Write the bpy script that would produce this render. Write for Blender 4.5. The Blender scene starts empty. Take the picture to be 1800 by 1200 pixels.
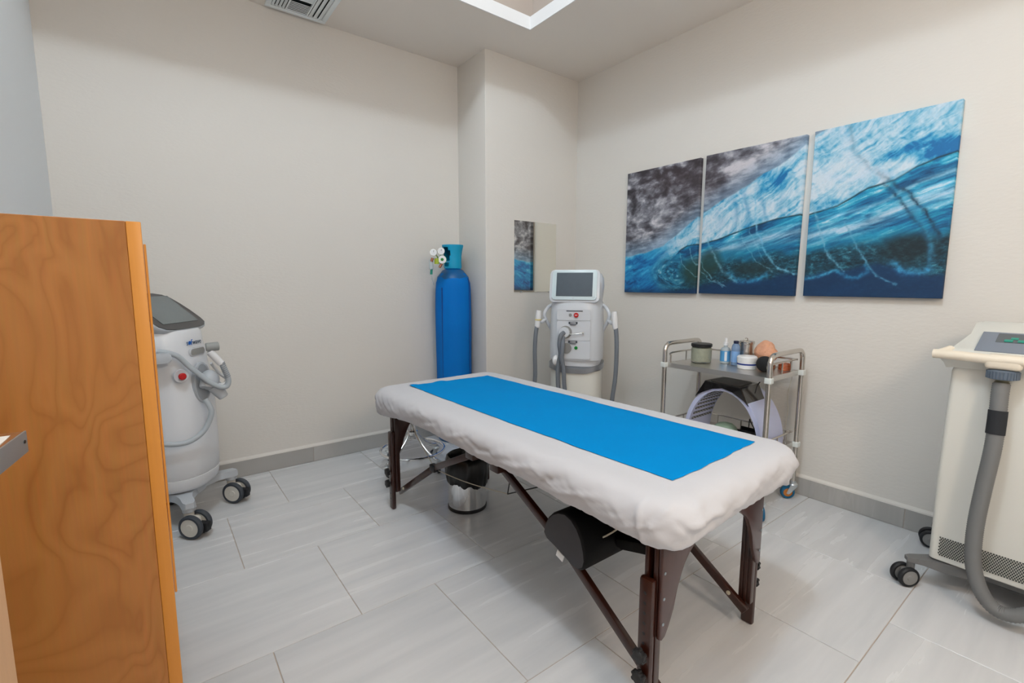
import bpy, bmesh, math, random
import numpy as np
from mathutils import Vector, Matrix
random.seed(4)
C = bpy.context.scene.collection
sc = bpy.context.scene
PI = math.pi

# ---------------------------------------------------------------- camera
cam_d = bpy.data.cameras.new('camera'); cam = bpy.data.objects.new('camera', cam_d); C.objects.link(cam)
cam_d.sensor_fit = 'HORIZONTAL'; cam_d.sensor_width = 36.0; cam_d.lens = 36.0*833.3/1800.0
cam_d.clip_start = 0.02
def cam_rot(yaw, pitch, roll):
    fwd = Vector((math.sin(yaw)*math.cos(pitch), math.cos(yaw)*math.cos(pitch), -math.sin(pitch)))
    right = Vector((math.cos(yaw), -math.sin(yaw), 0)); up = right.cross(fwd)
    c, s = math.cos(roll), math.sin(roll)
    r2 = c*right + s*up; u2 = -s*right + c*up
    return Matrix((r2, u2, -fwd)).transposed()
cam.matrix_world = Matrix.Translation((0, 0, 1.235)) @ cam_rot(math.radians(37.4545), math.radians(7.03), math.radians(0.1)).to_4x4()
sc.camera = cam

# ---------------------------------------------------------------- world, light, exposure
w = bpy.data.worlds.new('world'); sc.world = w; w.use_nodes = True
w.node_tree.nodes['Background'].inputs[0].default_value = (0.75, 0.85, 1.0, 1)
w.node_tree.nodes['Background'].inputs[1].default_value = 0.6
sc.view_settings.view_transform = 'Standard'; sc.view_settings.look = 'None'
sc.view_settings.gamma = 1.0; sc.view_settings.use_curve_mapping = False
sc.view_settings.exposure = 0.0
def area(name, loc, rot, size, power, color, shape='DISK', sy=None):
    d = bpy.data.lights.new(name, 'AREA'); d.shape = shape; d.size = size
    if sy: d.size_y = sy
    d.energy = power; d.color = color
    o = bpy.data.objects.new(name, d); C.objects.link(o); o.location = loc; o.rotation_euler = rot
    return o
LAMP = (0.05, 0.60, 4.23)
pl_d = bpy.data.lights.new('ceiling_lamp_light', 'POINT'); pl_d.energy = 88; pl_d.color = (0.76, 0.885, 1.0); pl_d.shadow_soft_size = 0.11
pl_o = bpy.data.objects.new('ceiling_lamp_light', pl_d); C.objects.link(pl_o); pl_o.location = (LAMP[0], LAMP[1], 4.10)
rl_d = bpy.data.lights.new('rear_fill_light', 'POINT'); rl_d.energy = 52; rl_d.color = (1.0, 0.83, 0.68); rl_d.shadow_soft_size = 0.17  # added warm fill behind the camera, lifts the ceiling and shaded walls
rl_o = bpy.data.objects.new('rear_fill_light', rl_d); C.objects.link(rl_o); rl_o.location = (0.75, -0.95, 2.15)

# ---------------------------------------------------------------- helpers
def thing(name, label, cat, loc=(0, 0, 0), rz=0.0, group=None):
    o = bpy.data.objects.new(name, None); C.objects.link(o); o.empty_display_size = 0.05
    o.location = loc; o.rotation_euler = (0, 0, rz); o['label'] = label; o['category'] = cat
    if group: o['group'] = group
    return o
def tag(o, label, cat, group=None):
    o['label'] = label; o['category'] = cat
    if group: o['group'] = group
    return o
def struct(o):
    o['kind'] = 'structure'; return o

class G:
    """collects shapes; build() makes ONE mesh object"""
    def __init__(s): s.bm = bmesh.new()
    def _add(s, vs, fs, M=None):
        bv = [s.bm.verts.new(M @ Vector(v) if M is not None else Vector(v)) for v in vs]
        for f in fs:
            try: s.bm.faces.new([bv[i] for i in f])
            except ValueError: pass
        return bv
    def box(s, a, b, bev=0.0, seg=2, M=None):
        x0, y0, z0 = a; x1, y1, z1 = b
        t = bmesh.new()
        bmesh.ops.create_cube(t, size=1.0)
        for v in t.verts:
            v.co = Vector(((x0+x1)/2+v.co.x*(x1-x0), (y0+y1)/2+v.co.y*(y1-y0), (z0+z1)/2+v.co.z*(z1-z0)))
        if bev > 0:
            bev = min(bev, 0.49*min(abs(x1-x0), abs(y1-y0), abs(z1-z0)))
            bmesh.ops.bevel(t, geom=list(t.edges), offset=bev, segments=seg, profile=0.5, affect='EDGES')
        s.merge(t, M); return s
    def merge(s, t, M=None):
        t.verts.index_update()
        vs = [v.co.copy() for v in t.verts]; fs = [[v.index for v in f.verts] for f in t.faces]
        s._add(vs, fs, M); t.free()
    def lathe(s, prof, n=32, M=None, cap=True):
        """prof: list of (r,z)"""
        vs = []; fs = []
        for r, z in prof:
            for i in range(n):
                a = 2*PI*i/n; vs.append((r*math.cos(a), r*math.sin(a), z))
        for k in range(len(prof)-1):
            for i in range(n):
                j = (i+1) % n; fs.append((k*n+i, k*n+j, (k+1)*n+j, (k+1)*n+i))
        if cap:
            if prof[0][0] > 1e-5: fs.append(tuple(range(n-1, -1, -1)))
            if prof[-1][0] > 1e-5: fs.append(tuple((len(prof)-1)*n+i for i in range(n)))
        s._add(vs, fs, M); return s
    def cyl(s, p, q, r, n=20, r2=None, bev=0.0):
        p = Vector(p); q = Vector(q); L = (q-p).length
        M = Matrix.Translation(p) @ Vector((0, 0, 1)).rotation_difference((q-p).normalized()).to_matrix().to_4x4()
        r2 = r if r2 is None else r2
        if bev > 0: prof = [(r-bev, 0), (r, bev), (r2, L-bev), (r2-bev, L)]
        else: prof = [(r, 0), (r2, L)]
        return s.lathe(prof, n, M)
    def tube(s, pts, r, n=12, smooth=6, closed=False, cap=True, rad=None):
        """smooth: catmull-rom subdivisions per segment"""
        P = [Vector(p) for p in pts]; m = len(P)
        if smooth > 1 and m > 2:
            out = []; rr = []
            rng = range(m if closed else m-1)
            for i in rng:
                p0 = P[(i-1) % m] if (closed or i > 0) else P[0]*2-P[1]
                p1 = P[i]; p2 = P[(i+1) % m]
                p3 = P[(i+2) % m] if (closed or i+2 < m) else P[-1]*2-P[-2]
                for k in range(smooth):
                    t = k/smooth
                    out.append(0.5*((2*p1)+(p2-p0)*t+(2*p0-5*p1+4*p2-p3)*t*t+(3*p1-p0-3*p2+p3)*t**3))
                    if rad: rr.append(rad[i]*(1-t)+rad[(i+1) % m]*t)
            if not closed:
                out.append(P[-1]);
                if rad: rr.append(rad[-1])
            P = out; rad = rr if rad else None
        m = len(P); vs = []; fs = []
        up = None
        for i in range(m):
            a = P[(i-1) % m] if (closed or i > 0) else P[i]; b = P[(i+1) % m] if (closed or i < m-1) else P[i]
            t = (b-a).normalized()
            if up is None:
                up = t.orthogonal().normalized()
            else:
                up = (up-t*up.dot(t)).normalized()
            bi = t.cross(up); R = rad[i] if rad else r
            for k in range(n):
                an = 2*PI*k/n; vs.append(P[i]+up*(R*math.cos(an))+bi*(R*math.sin(an)))
        for i in range(m if closed else m-1):
            j = (i+1) % m
            for k in range(n):
                l = (k+1) % n; fs.append((i*n+k, i*n+l, j*n+l, j*n+k))
        if not closed and cap:
            fs.append(tuple(range(n-1, -1, -1))); fs.append(tuple((m-1)*n+i for i in range(n)))
        s._add(vs, fs); return s
    def prism(s, poly, h, M=None, bev=0.0, seg=1):
        """poly (x,y) ccw extruded in z from 0 to h, then M"""
        t = bmesh.new()
        a = [t.verts.new((x, y, 0)) for x, y in poly]; b = [t.verts.new((x, y, h)) for x, y in poly]
        n = len(poly)
        t.faces.new(a[::-1]); t.faces.new(b)
        for i in range(n): t.faces.new((a[i], a[(i+1) % n], b[(i+1) % n], b[i]))
        if bev > 0:
            ed = [e for e in t.edges if abs(e.verts[0].co.z-e.verts[1].co.z) < 1e-6]
            bmesh.ops.bevel(t, geom=ed, offset=bev, segments=seg, profile=0.5, affect='EDGES')
        s.merge(t, M); return s
    def loft(s, rings, cap=True, M=None):
        n = len(rings[0]); vs = [p for r in rings for p in r]; fs = []
        for k in range(len(rings)-1):
            for i in range(n):
                j = (i+1) % n; fs.append((k*n+i, k*n+j, (k+1)*n+j, (k+1)*n+i))
        if cap:
            fs.append(tuple(range(n-1, -1, -1))); fs.append(tuple((len(rings)-1)*n+i for i in range(n)))
        s._add(vs, fs, M); return s
    def sph(s, c, r, n=20, sc_=(1, 1, 1)):
        t = bmesh.new(); bmesh.ops.create_uvsphere(t, u_segments=n, v_segments=max(6, n//2), radius=r)
        M = Matrix.Translation(c) @ Matrix.Diagonal((sc_[0], sc_[1], sc_[2], 1))
        s.merge(t, M); return s
    def build(s, name, mat, parent=None, loc=(0, 0, 0), smooth=35, rot=None):
        bmesh.ops.recalc_face_normals(s.bm, faces=s.bm.faces)
        me = bpy.data.meshes.new(name); s.bm.to_mesh(me); s.bm.free()
        me.materials.append(mat)
        o = bpy.data.objects.new(name, me); C.objects.link(o)
        if parent is not None: o.parent = parent
        o.location = loc
        if rot is not None: o.rotation_euler = rot
        if smooth:
            for p in me.polygons: p.use_smooth = True
            me.set_sharp_from_angle(angle=math.radians(smooth))
        return o
def superring(cx, cy, z, a, b, e=4.0, n=48):
    out = []
    for i in range(n):
        t = 2*PI*i/n; c, s_ = math.cos(t), math.sin(t)
        out.append((cx+a*math.copysign(abs(c)**(2/e), c), cy+b*math.copysign(abs(s_)**(2/e), s_), z))
    return out
def rrect(x0, y0, x1, y1, r, k=6):
    out = []
    for cx, cy, a0 in ((x1-r, y1-r, 0), (x0+r, y1-r, PI/2), (x0+r, y0+r, PI), (x1-r, y0+r, 1.5*PI)):
        for i in range(k+1):
            a = a0+PI/2*i/k; out.append((cx+r*math.cos(a), cy+r*math.sin(a)))
    return out
# matrices that lay a prism (x,y,+z) into planes
MXZ = Matrix(((1, 0, 0, 0), (0, 0, -1, 0), (0, 1, 0, 0), (0, 0, 0, 1)))   # (x,y,h)->(x,-h,y)
MYZ = Matrix(((0, 0, 1, 0), (1, 0, 0, 0), (0, 1, 0, 0), (0, 0, 0, 1)))    # (x,y,h)->(h,x,y)
T = Matrix.Translation

# ---------------------------------------------------------------- materials
def srgb(r, g, b):
    f = lambda c: (c/255/12.92) if c/255 <= 0.04045 else ((c/255+0.055)/1.055)**2.4
    return (f(r), f(g), f(b), 1)
def mat(name, col, rough=0.5, metal=0.0, var=0.0, vscale=8.0, bump=0.0, bscale=60.0, bdist=0.002, spec=0.5, coat=0.0, trans=0.0, ior=1.45, stretch=None, rvar=0.0, emit=None, sss=0.0):
    m = bpy.data.materials.new(name); m.use_nodes = True
    nt = m.node_tree; p = nt.nodes['Principled BSDF']
    p.inputs['Roughness'].default_value = rough; p.inputs['Metallic'].default_value = metal
    p.inputs['Specular IOR Level'].default_value = spec; p.inputs['IOR'].default_value = ior
    p.inputs['Coat Weight'].default_value = coat; p.inputs['Transmission Weight'].default_value = trans
    if sss: p.inputs['Subsurface Weight'].default_value = sss; p.inputs['Subsurface Radius'].default_value = (0.03, 0.02, 0.01)
    tc = nt.nodes.new('ShaderNodeTexCoord'); mp = nt.nodes.new('ShaderNodeMapping'); nt.links.new(tc.outputs['Object'], mp.inputs[0])
    if stretch: mp.inputs['Scale'].default_value = stretch
    nz = nt.nodes.new('ShaderNodeTexNoise'); nz.inputs['Scale'].default_value = vscale; nz.inputs['Detail'].default_value = 4
    nt.links.new(mp.outputs[0], nz.inputs['Vector'])
    mx = nt.nodes.new('ShaderNodeMix'); mx.data_type = 'RGBA'
    lo = [c*(1-var) for c in col[:3]]+[1]; hi = [min(1, c*(1+var)) for c in col[:3]]+[1]
    mx.inputs[6].default_value = lo; mx.inputs[7].default_value = hi
    nt.links.new(nz.outputs['Fac'], mx.inputs[0]); nt.links.new(mx.outputs[2], p.inputs['Base Color'])
    if rvar:
        mr = nt.nodes.new('ShaderNodeMapRange'); mr.inputs[3].default_value = max(0, rough-rvar); mr.inputs[4].default_value = rough+rvar
        nt.links.new(nz.outputs['Fac'], mr.inputs[0]); nt.links.new(mr.outputs[0], p.inputs['Roughness'])
    if bump:
        nb = nt.nodes.new('ShaderNodeTexNoise'); nb.inputs['Scale'].default_value = bscale; nb.inputs['Detail'].default_value = 3
        nt.links.new(mp.outputs[0], nb.inputs['Vector'])
        bp = nt.nodes.new('ShaderNodeBump'); bp.inputs['Strength'].default_value = bump; bp.inputs['Distance'].default_value = bdist
        nt.links.new(nb.outputs['Fac'], bp.inputs['Height']); nt.links.new(bp.outputs[0], p.inputs['Normal'])
    if emit: p.inputs['Emission Color'].default_value = emit[0]; p.inputs['Emission Strength'].default_value = emit[1]
    return m
def ramp(nt, stops):
    r = nt.nodes.new('ShaderNodeValToRGB'); e = r.color_ramp.elements
    while len(e) > 1: e.remove(e[-1])
    e[0].position = stops[0][0]; e[0].color = stops[0][1]
    for q, c in stops[1:]:
        x = e.new(q); x.color = c
    return r

WALL = mat('wall_plaster', srgb(224, 220, 213), 0.85, var=0.015, vscale=1.5, bump=0.35, bscale=38, bdist=0.003, stretch=(1, 1, 2.2), spec=0.3)
WALLL = mat('wall_cool_paint', srgb(240, 246, 250), 0.8, var=0.01, vscale=1.5, bump=0.15, bscale=40, spec=0.3)
CEIL = mat('ceiling_paint', srgb(240, 233, 224), 0.9, var=0.01, vscale=1.2, spec=0.2)
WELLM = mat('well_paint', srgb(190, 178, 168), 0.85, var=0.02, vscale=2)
LIPM = mat('lip_white_paint', srgb(240, 240, 240), 0.7)
GROUT = mat('grout', srgb(188, 172, 156), 0.9, var=0.15, vscale=20)
def tile_mat(name, a, b, c, rough, vein=0.16):
    m = bpy.data.materials.new(name); m.use_nodes = True; nt = m.node_tree; p = nt.nodes['Principled BSDF']
    tc = nt.nodes.new('ShaderNodeTexCoord'); oi = nt.nodes.new('ShaderNodeObjectInfo')
    mu = nt.nodes.new('ShaderNodeMath'); mu.operation = 'MULTIPLY'; mu.inputs[1].default_value = 37.0; nt.links.new(oi.outputs['Random'], mu.inputs[0])
    cb = nt.nodes.new('ShaderNodeCombineXYZ'); nt.links.new(mu.outputs[0], cb.inputs[0]); nt.links.new(mu.outputs[0], cb.inputs[1]); nt.links.new(mu.outputs[0], cb.inputs[2])
    ad = nt.nodes.new('ShaderNodeVectorMath'); ad.operation = 'ADD'; nt.links.new(tc.outputs['Object'], ad.inputs[0]); nt.links.new(cb.outputs[0], ad.inputs[1])
    mp = nt.nodes.new('ShaderNodeMapping'); mp.inputs['Scale'].default_value = (0.8, 9.0, 1.0); mp.inputs['Rotation'].default_value = (0, 0, 0.04)
    nt.links.new(ad.outputs[0], mp.inputs[0])
    n1 = nt.nodes.new('ShaderNodeTexNoise'); n1.inputs['Scale'].default_value = 1.6; n1.inputs['Detail'].default_value = 6; n1.inputs['Distortion'].default_value = 0.25
    nt.links.new(mp.outputs[0], n1.inputs['Vector'])
    r1 = ramp(nt, [(0.28, a), (0.5, b), (0.72, c)]); nt.links.new(n1.outputs['Fac'], r1.inputs[0])
    # thin pale veins
    mp2 = nt.nodes.new('ShaderNodeMapping'); mp2.inputs['Scale'].default_value = (0.6, 5.0, 1.0); mp2.inputs['Rotation'].default_value = (0, 0, -0.05); nt.links.new(ad.outputs[0], mp2.inputs[0])
    n2 = nt.nodes.new('ShaderNodeTexNoise'); n2.inputs['Scale'].default_value = 1.3; n2.inputs['Detail'].default_value = 3; n2.inputs['Distortion'].default_value = 0.15; nt.links.new(mp2.outputs[0], n2.inputs['Vector'])
    r2 = ramp(nt, [(0.485, (0, 0, 0, 1)), (0.5, (1, 1, 1, 1)), (0.515, (0, 0, 0, 1))]); nt.links.new(n2.outputs['Fac'], r2.inputs[0])
    mm = nt.nodes.new('ShaderNodeMath'); mm.operation = 'MULTIPLY'; mm.inputs[1].default_value = vein; nt.links.new(r2.outputs[0], mm.inputs[0])
    mx = nt.nodes.new('ShaderNodeMix'); mx.data_type = 'RGBA'; nt.links.new(mm.outputs[0], mx.inputs[0]); nt.links.new(r1.outputs[0], mx.inputs[6]); mx.inputs[7].default_value = srgb(222, 224, 224)
    # per tile tone
    hv = nt.nodes.new('ShaderNodeHueSaturation'); mr = nt.nodes.new('ShaderNodeMapRange'); mr.inputs[3].default_value = 0.95; mr.inputs[4].default_value = 1.05
    nt.links.new(oi.outputs['Random'], mr.inputs[0]); nt.links.new(mr.outputs[0], hv.inputs['Value']); nt.links.new(mx.outputs[2], hv.inputs['Color'])
    nt.links.new(hv.outputs[0], p.inputs['Base Color'])
    p.inputs['Roughness'].default_value = rough
    rr = nt.nodes.new('ShaderNodeMapRange'); rr.inputs[3].default_value = rough-0.05; rr.inputs[4].default_value = rough+0.12; nt.links.new(n1.outputs['Fac'], rr.inputs[0]); nt.links.new(rr.outputs[0], p.inputs['Roughness'])
    return m
TILE = tile_mat('porcelain_tile', srgb(205, 207, 209), srgb(214, 215, 216), srgb(222, 223, 224), 0.22)
SKIRT = tile_mat('skirting_tile', srgb(166, 164, 161), srgb(174, 172, 168), srgb(182, 180, 176), 0.45, 0.08)
def wood_mat(name, base, dark, red, scale=1.0, rough=0.4, vert=True):
    m = bpy.data.materials.new(name); m.use_nodes = True; nt = m.node_tree; p = nt.nodes['Principled BSDF']
    tc = nt.nodes.new('ShaderNodeTexCoord'); mp = nt.nodes.new('ShaderNodeMapping'); mp.inputs['Scale'].default_value = (1.9*scale, 1.9*scale, 1.0*scale)
    nt.links.new(tc.outputs['Object'], mp.inputs[0])
    n0 = nt.nodes.new('ShaderNodeTexNoise'); n0.inputs['Scale'].default_value = 2.6; n0.inputs['Detail'].default_value = 2.5; n0.inputs['Distortion'].default_value = 0.9; n0.inputs['Roughness'].default_value = 0.45
    nt.links.new(mp.outputs[0], n0.inputs['Vector'])
    mul = nt.nodes.new('ShaderNodeMath'); mul.operation = 'MULTIPLY'; mul.inputs[1].default_value = 14.0; nt.links.new(n0.outputs['Fac'], mul.inputs[0])
    fr = nt.nodes.new('ShaderNodeMath'); fr.operation = 'FRACT'; nt.links.new(mul.outputs[0], fr.inputs[0])
    r = ramp(nt, [(0.0, dark), (0.10, red), (0.35, base), (0.55, base), (0.85, red), (1.0, dark)]); nt.links.new(fr.outputs[0], r.inputs[0])
    mp2 = nt.nodes.new('ShaderNodeMapping'); mp2.inputs['Scale'].default_value = (220, 220, 9) if vert else (9, 220, 220); nt.links.new(tc.outputs['Object'], mp2.inputs[0])
    n2 = nt.nodes.new('ShaderNodeTexNoise'); n2.inputs['Scale'].default_value = 1.0; n2.inputs['Detail'].default_value = 2; nt.links.new(mp2.outputs[0], n2.inputs['Vector'])
    mx = nt.nodes.new('ShaderNodeMix'); mx.data_type = 'RGBA'; mx.blend_type = 'OVERLAY'; mx.inputs[0].default_value = 0.22
    nt.links.new(r.outputs[0], mx.inputs[6]); nt.links.new(n2.outputs['Color'], mx.inputs[7])
    n3 = nt.nodes.new('ShaderNodeTexNoise'); n3.inputs['Scale'].default_value = 3.0; nt.links.new(tc.outputs['Object'], n3.inputs['Vector'])
    mx2 = nt.nodes.new('ShaderNodeMix'); mx2.data_type = 'RGBA'; nt.links.new(n3.outputs['Fac'], mx2.inputs[0]); nt.links.new(mx.outputs[2], mx2.inputs[6]); mx2.inputs[7].default_value = base
    nt.links.new(mx2.outputs[2], p.inputs['Base Color']); p.inputs['Roughness'].default_value = rough
    return m
WOOD = wood_mat('birch_veneer', srgb(172, 114, 54), srgb(142, 84, 24), srgb(160, 102, 42))
EDGE = mat('birch_edge_band', srgb(206, 138, 56), 0.4, var=0.08, vscale=1, stretch=(150, 150, 6))
PALEWOOD = mat('pale_maple', srgb(222, 182, 142), 0.5, var=0.08, vscale=1, stretch=(90, 90, 4))
LIPWOOD = mat('oak_lip', srgb(138, 88, 46), 0.5, var=0.12, vscale=1, stretch=(60, 4, 60))
ALU = mat('brushed_aluminium', srgb(165, 178, 185), 0.45, 0.85, var=0.05, vscale=30)
LAMINATE = mat('white_laminate', srgb(225, 222, 215), 0.4)
DARKWOOD = mat('walnut_stain', srgb(52, 22, 13), 0.3, var=0.5, vscale=1, stretch=(70, 70, 5), coat=0.3)
GUSSM = mat('walnut_plate', srgb(66, 36, 30), 0.32, var=0.18, vscale=1, stretch=(40, 40, 4), coat=0.3)
BLACK = mat('black_plastic', srgb(28, 28, 30), 0.45, var=0.1)
VINYL = mat('black_vinyl', srgb(12, 12, 13), 0.6, spec=0.2, var=0.2, vscale=20, bump=0.2, bscale=150)
SUEDE = mat('charcoal_suede', srgb(66, 66, 69), 0.85, var=0.25, vscale=9)
SHEET = mat('white_cotton', srgb(204, 204, 208), 0.9, var=0.015, vscale=12, bump=0.12, bscale=240, bdist=0.001, spec=0.2)
BLUEP = mat('blue_nonwoven', srgb(0, 138, 208), 0.85, var=0.05, vscale=5, bump=0.25, bscale=60, bdist=0.0015, spec=0.08)
CHROME = mat('chrome', (0.78, 0.79, 0.8, 1), 0.12, 1.0, rvar=0.05)
STEEL = mat('brushed_steel', (0.66, 0.62, 0.57, 1), 0.24, 1.0, var=0.05, vscale=20, rvar=0.06)
SHELFST = mat('steel_sheet', (0.66, 0.64, 0.61, 1), 0.36, 1.0, rvar=0.08)
MIRROR = mat('mirror_glass', (0.9, 0.88, 0.80, 1), 0.01, 1.0)
MWHITE = mat('machine_white', srgb(208, 212, 217), 0.32, var=0.01, coat=0.2)
MWHITE2 = mat('machine_bright_white', srgb(228, 231, 235), 0.32, var=0.01, coat=0.2)
MGREY = mat('machine_pale_grey', srgb(188, 194, 200), 0.4, var=0.02)
MCREAM = mat('machine_cream', srgb(220, 219, 211), 0.42, var=0.02, vscale=3)
MCREAM2 = mat('machine_cream_handle', srgb(232, 222, 204), 0.42, var=0.03, vscale=6)
SCREEN = mat('screen_glass', srgb(62, 74, 84), 0.14, var=0.08, vscale=40, coat=0.5)
BEZEL = mat('bezel_dark', srgb(52, 52, 54), 0.3, coat=0.3)
SCREENB = mat('screen_glass_grey', srgb(104, 114, 116), 0.16, var=0.04, vscale=40, coat=0.5)
HOSE = mat('grey_hose', srgb(112, 118, 126), 0.6, var=0.05, vscale=30)
HOSE2 = mat('ribbed_grey_hose', srgb(118, 119, 119), 0.55, var=0.04, vscale=30)
LHOSE = mat('light_hose', srgb(178, 186, 192), 0.45, var=0.03)
BAND = mat('satin_silver', srgb(150, 153, 158), 0.35, 0.6)
RUBBER = mat('grey_rubber', srgb(62, 68, 76), 0.6, var=0.05)
RUBK = mat('black_rubber', srgb(26, 28, 32), 0.55)
HUBW = mat('hub_offwhite', srgb(214, 211, 202), 0.45)
HUBG = mat('hub_grey', srgb(140, 140, 138), 0.5)
RED = mat('red_plastic', srgb(196, 30, 32), 0.3)
GREEN = mat('green_plastic', srgb(20, 130, 50), 0.3)
TEALB = mat('teal_keys', srgb(40, 150, 130), 0.4)
PANELG = mat('panel_blue_grey', srgb(128, 136, 148), 0.5, var=0.03)
PANELD = mat('panel_dark', srgb(92, 98, 102), 0.45)
GREYMET = mat('grey_painted_metal', srgb(118, 118, 118), 0.45, 0.2)
CYLBLUE = mat('blue_cylinder_cover', srgb(0, 114, 200), 0.7, spec=0.2, var=0.12, vscale=5, bump=0.3, bscale=14, bdist=0.006)
CYLDARK = mat('blue_cover_seam', srgb(0, 62, 136), 0.6)
CAPBLUE = mat('cyan_cap_paint', srgb(0, 158, 200), 0.5, var=0.08, vscale=12, bump=0.1, bscale=40)
BAGM = mat('black_bin_bag', srgb(14, 14, 15), 0.3, var=0.2, vscale=20)
CASTBLUE = mat('blue_tyre', srgb(16, 92, 130), 0.5)
CASTORG = mat('orange_hub', srgb(206, 130, 60), 0.5)
ZINC = mat('zinc_plate', (0.62, 0.66, 0.68, 1), 0.32, 1.0)
CLIP = mat('white_nylon', srgb(222, 228, 226), 0.5)
LAV = mat('lavender_shell', srgb(196, 202, 232), 0.4, var=0.02, sss=0.1)
GLOSSK = mat('gloss_black', srgb(24, 23, 24), 0.1, coat=0.6)
SALT = mat('salt_rock', srgb(236, 166, 134), 0.55, var=0.45, vscale=22, bump=0.9, bscale=45, bdist=0.012, sss=0.3)
LABELB = mat('label_blue', srgb(88, 160, 214), 0.5, var=0.06, vscale=60)
LABELW = mat('label_white', srgb(232, 236, 240), 0.5)
NAVY = mat('navy_plastic', srgb(22, 32, 62), 0.4)
WHITEP = mat('white_plastic', srgb(232, 233, 234), 0.35)
BLUEST = mat('royal_blue_stripe', srgb(20, 50, 130), 0.4)
PALEBLUE = mat('pale_blue_liquid_bottle', srgb(150, 180, 218), 0.2, trans=0.45)
GLASS = mat('jar_glass', (0.93, 0.95, 0.92, 1), 0.04, trans=1.0, ior=1.3)
JARFILL = mat('jar_cotton_swabs', srgb(188, 190, 172), 0.8, var=0.2, vscale=60)
COPPERW = mat('copper_wire', srgb(190, 96, 50), 0.35, 0.6)
RUBBALL = mat('black_ball', srgb(24, 24, 28), 0.7)
SEAGREEN = mat('sage_green_plastic', srgb(150, 172, 146), 0.45)
CORDW = mat('cream_cord', srgb(196, 188, 170), 0.8)
CORDK = mat('black_cord', srgb(24, 22, 22), 0.7)
LENS = mat('clear_plastic', srgb(214, 226, 232), 0.1, trans=0.4)
DARKV = mat('vent_dark', srgb(24, 34, 34), 0.8)
VENTW = mat('vent_white', srgb(238, 244, 244), 0.5)
YELLOW = mat('yellow_green_plastic', srgb(170, 190, 60), 0.4)

# ---------------------------------------------------------------- room
XR, YB, XL, YR, ZC = 2.979, 3.37, -0.35, -1.6, 2.896
PX, PY = 2.04, 2.986
g = G(); g.box((XL-0.1, YB, 0), (PX+0.05, YB+0.1, ZC+0.02)); struct(g.build('wall_back', WALL, smooth=0))
g = G(); g.box((PX, PY, 0), (XR+0.1, YB+0.1, ZC+0.02), bev=0.006, seg=3); struct(g.build('wall_pillar', WALL))
g = G(); g.box((XR, YR, 0), (XR+0.1, PY+0.05, ZC+0.02)); struct(g.build('wall_right', WALL, smooth=0))
g = G(); g.box((XL-0.1, YR, 0), (XL, YB+0.05, 4.4)); struct(g.build('wall_left', WALLL, smooth=0))
# rear wall behind the camera with a doorway
g = G(); g.box((XL-0.1, YR-0.1, 0), (0.2, YR, ZC+0.02)); g.box((1.15, YR-0.1, 0), (XR+0.1, YR, ZC+0.02)); g.box((0.2, YR-0.1, 2.1), (1.15, YR, ZC+0.02))
struct(g.build('wall_rear', WALL, smooth=0))
# ceiling: soffit with a raised well over the middle of the room
OX, OY0, OY1 = 2.141, -0.35, 2.602
g = G()
g.box((OX, YR-0.1, ZC), (XR+0.1, YB+0.1, ZC+0.08)); g.box((XL-0.1, OY1, ZC), (OX, YB+0.1, ZC+0.08)); g.box((XL-0.1, YR-0.1, ZC), (OX, OY0, ZC+0.08))
struct(g.build('ceiling', CEIL, smooth=0))
g = G()
g.box((OX-0.006, OY0, ZC-0.001), (OX, OY1, ZC+0.079)); g.box((XL, OY1-0.006, ZC-0.001), (OX-0.006, OY1, ZC+0.079))
struct(g.build('trim_1', LIPM, smooth=0))
g = G()
g.box((OX+0.12, OY0-0.1, ZC+0.08), (OX+0.2, OY1+0.2, 4.4)); g.box((XL, OY1+0.12, ZC+0.08), (OX+0.12, OY1+0.2, 4.4)); g.box((XL, OY0-0.2, ZC+0.08), (OX+0.12, OY0-0.1, 4.4))
struct(g.build('wall_well', WELLM, smooth=0))
g = G(); g.box((XL-0.1, OY0-0.2, 4.4), (OX+0.2, OY1+0.2, 4.45)); struct(g.build('ceiling_well', CEIL, smooth=0))

# floor with separate tiles
g = G(); g.box((XL-0.1, YR-0.1, -0.05), (XR+0.1, YB+0.1, -0.003)); floor = struct(g.build('floor', GROUT, smooth=0))
yl = [3.37, 2.802, 2.235, 1.645, 1.035, 0.43, -0.18, -0.79, -1.40, -1.6]
gap = 0.0014; cache = {}
for r in range(len(yl)-1):
    y1, y0 = yl[r], yl[r+1]
    x = (0.249 if r % 2 == 1 else 0.5535) - 4*0.609
    while x < XR:
        a, b = max(x, XL), min(x+0.609, XR)
        if b-a > 0.02:
            key = (round(b-a, 4), round(y1-y0, 4))
            if key not in cache:
                gg = G(); wd, ht = b-a-2*gap, y1-y0-2*gap
                gg.box((-wd/2, -ht/2, -0.008), (wd/2, ht/2, 0), bev=0.0012, seg=1)
                o = gg.build('tile', TILE, floor); cache[key] = o
            else:
                o = cache[key].copy(); C.objects.link(o); o.parent = floor
            o.location = ((a+b)/2, (y0+y1)/2, 0)
        x += 0.609
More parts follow.
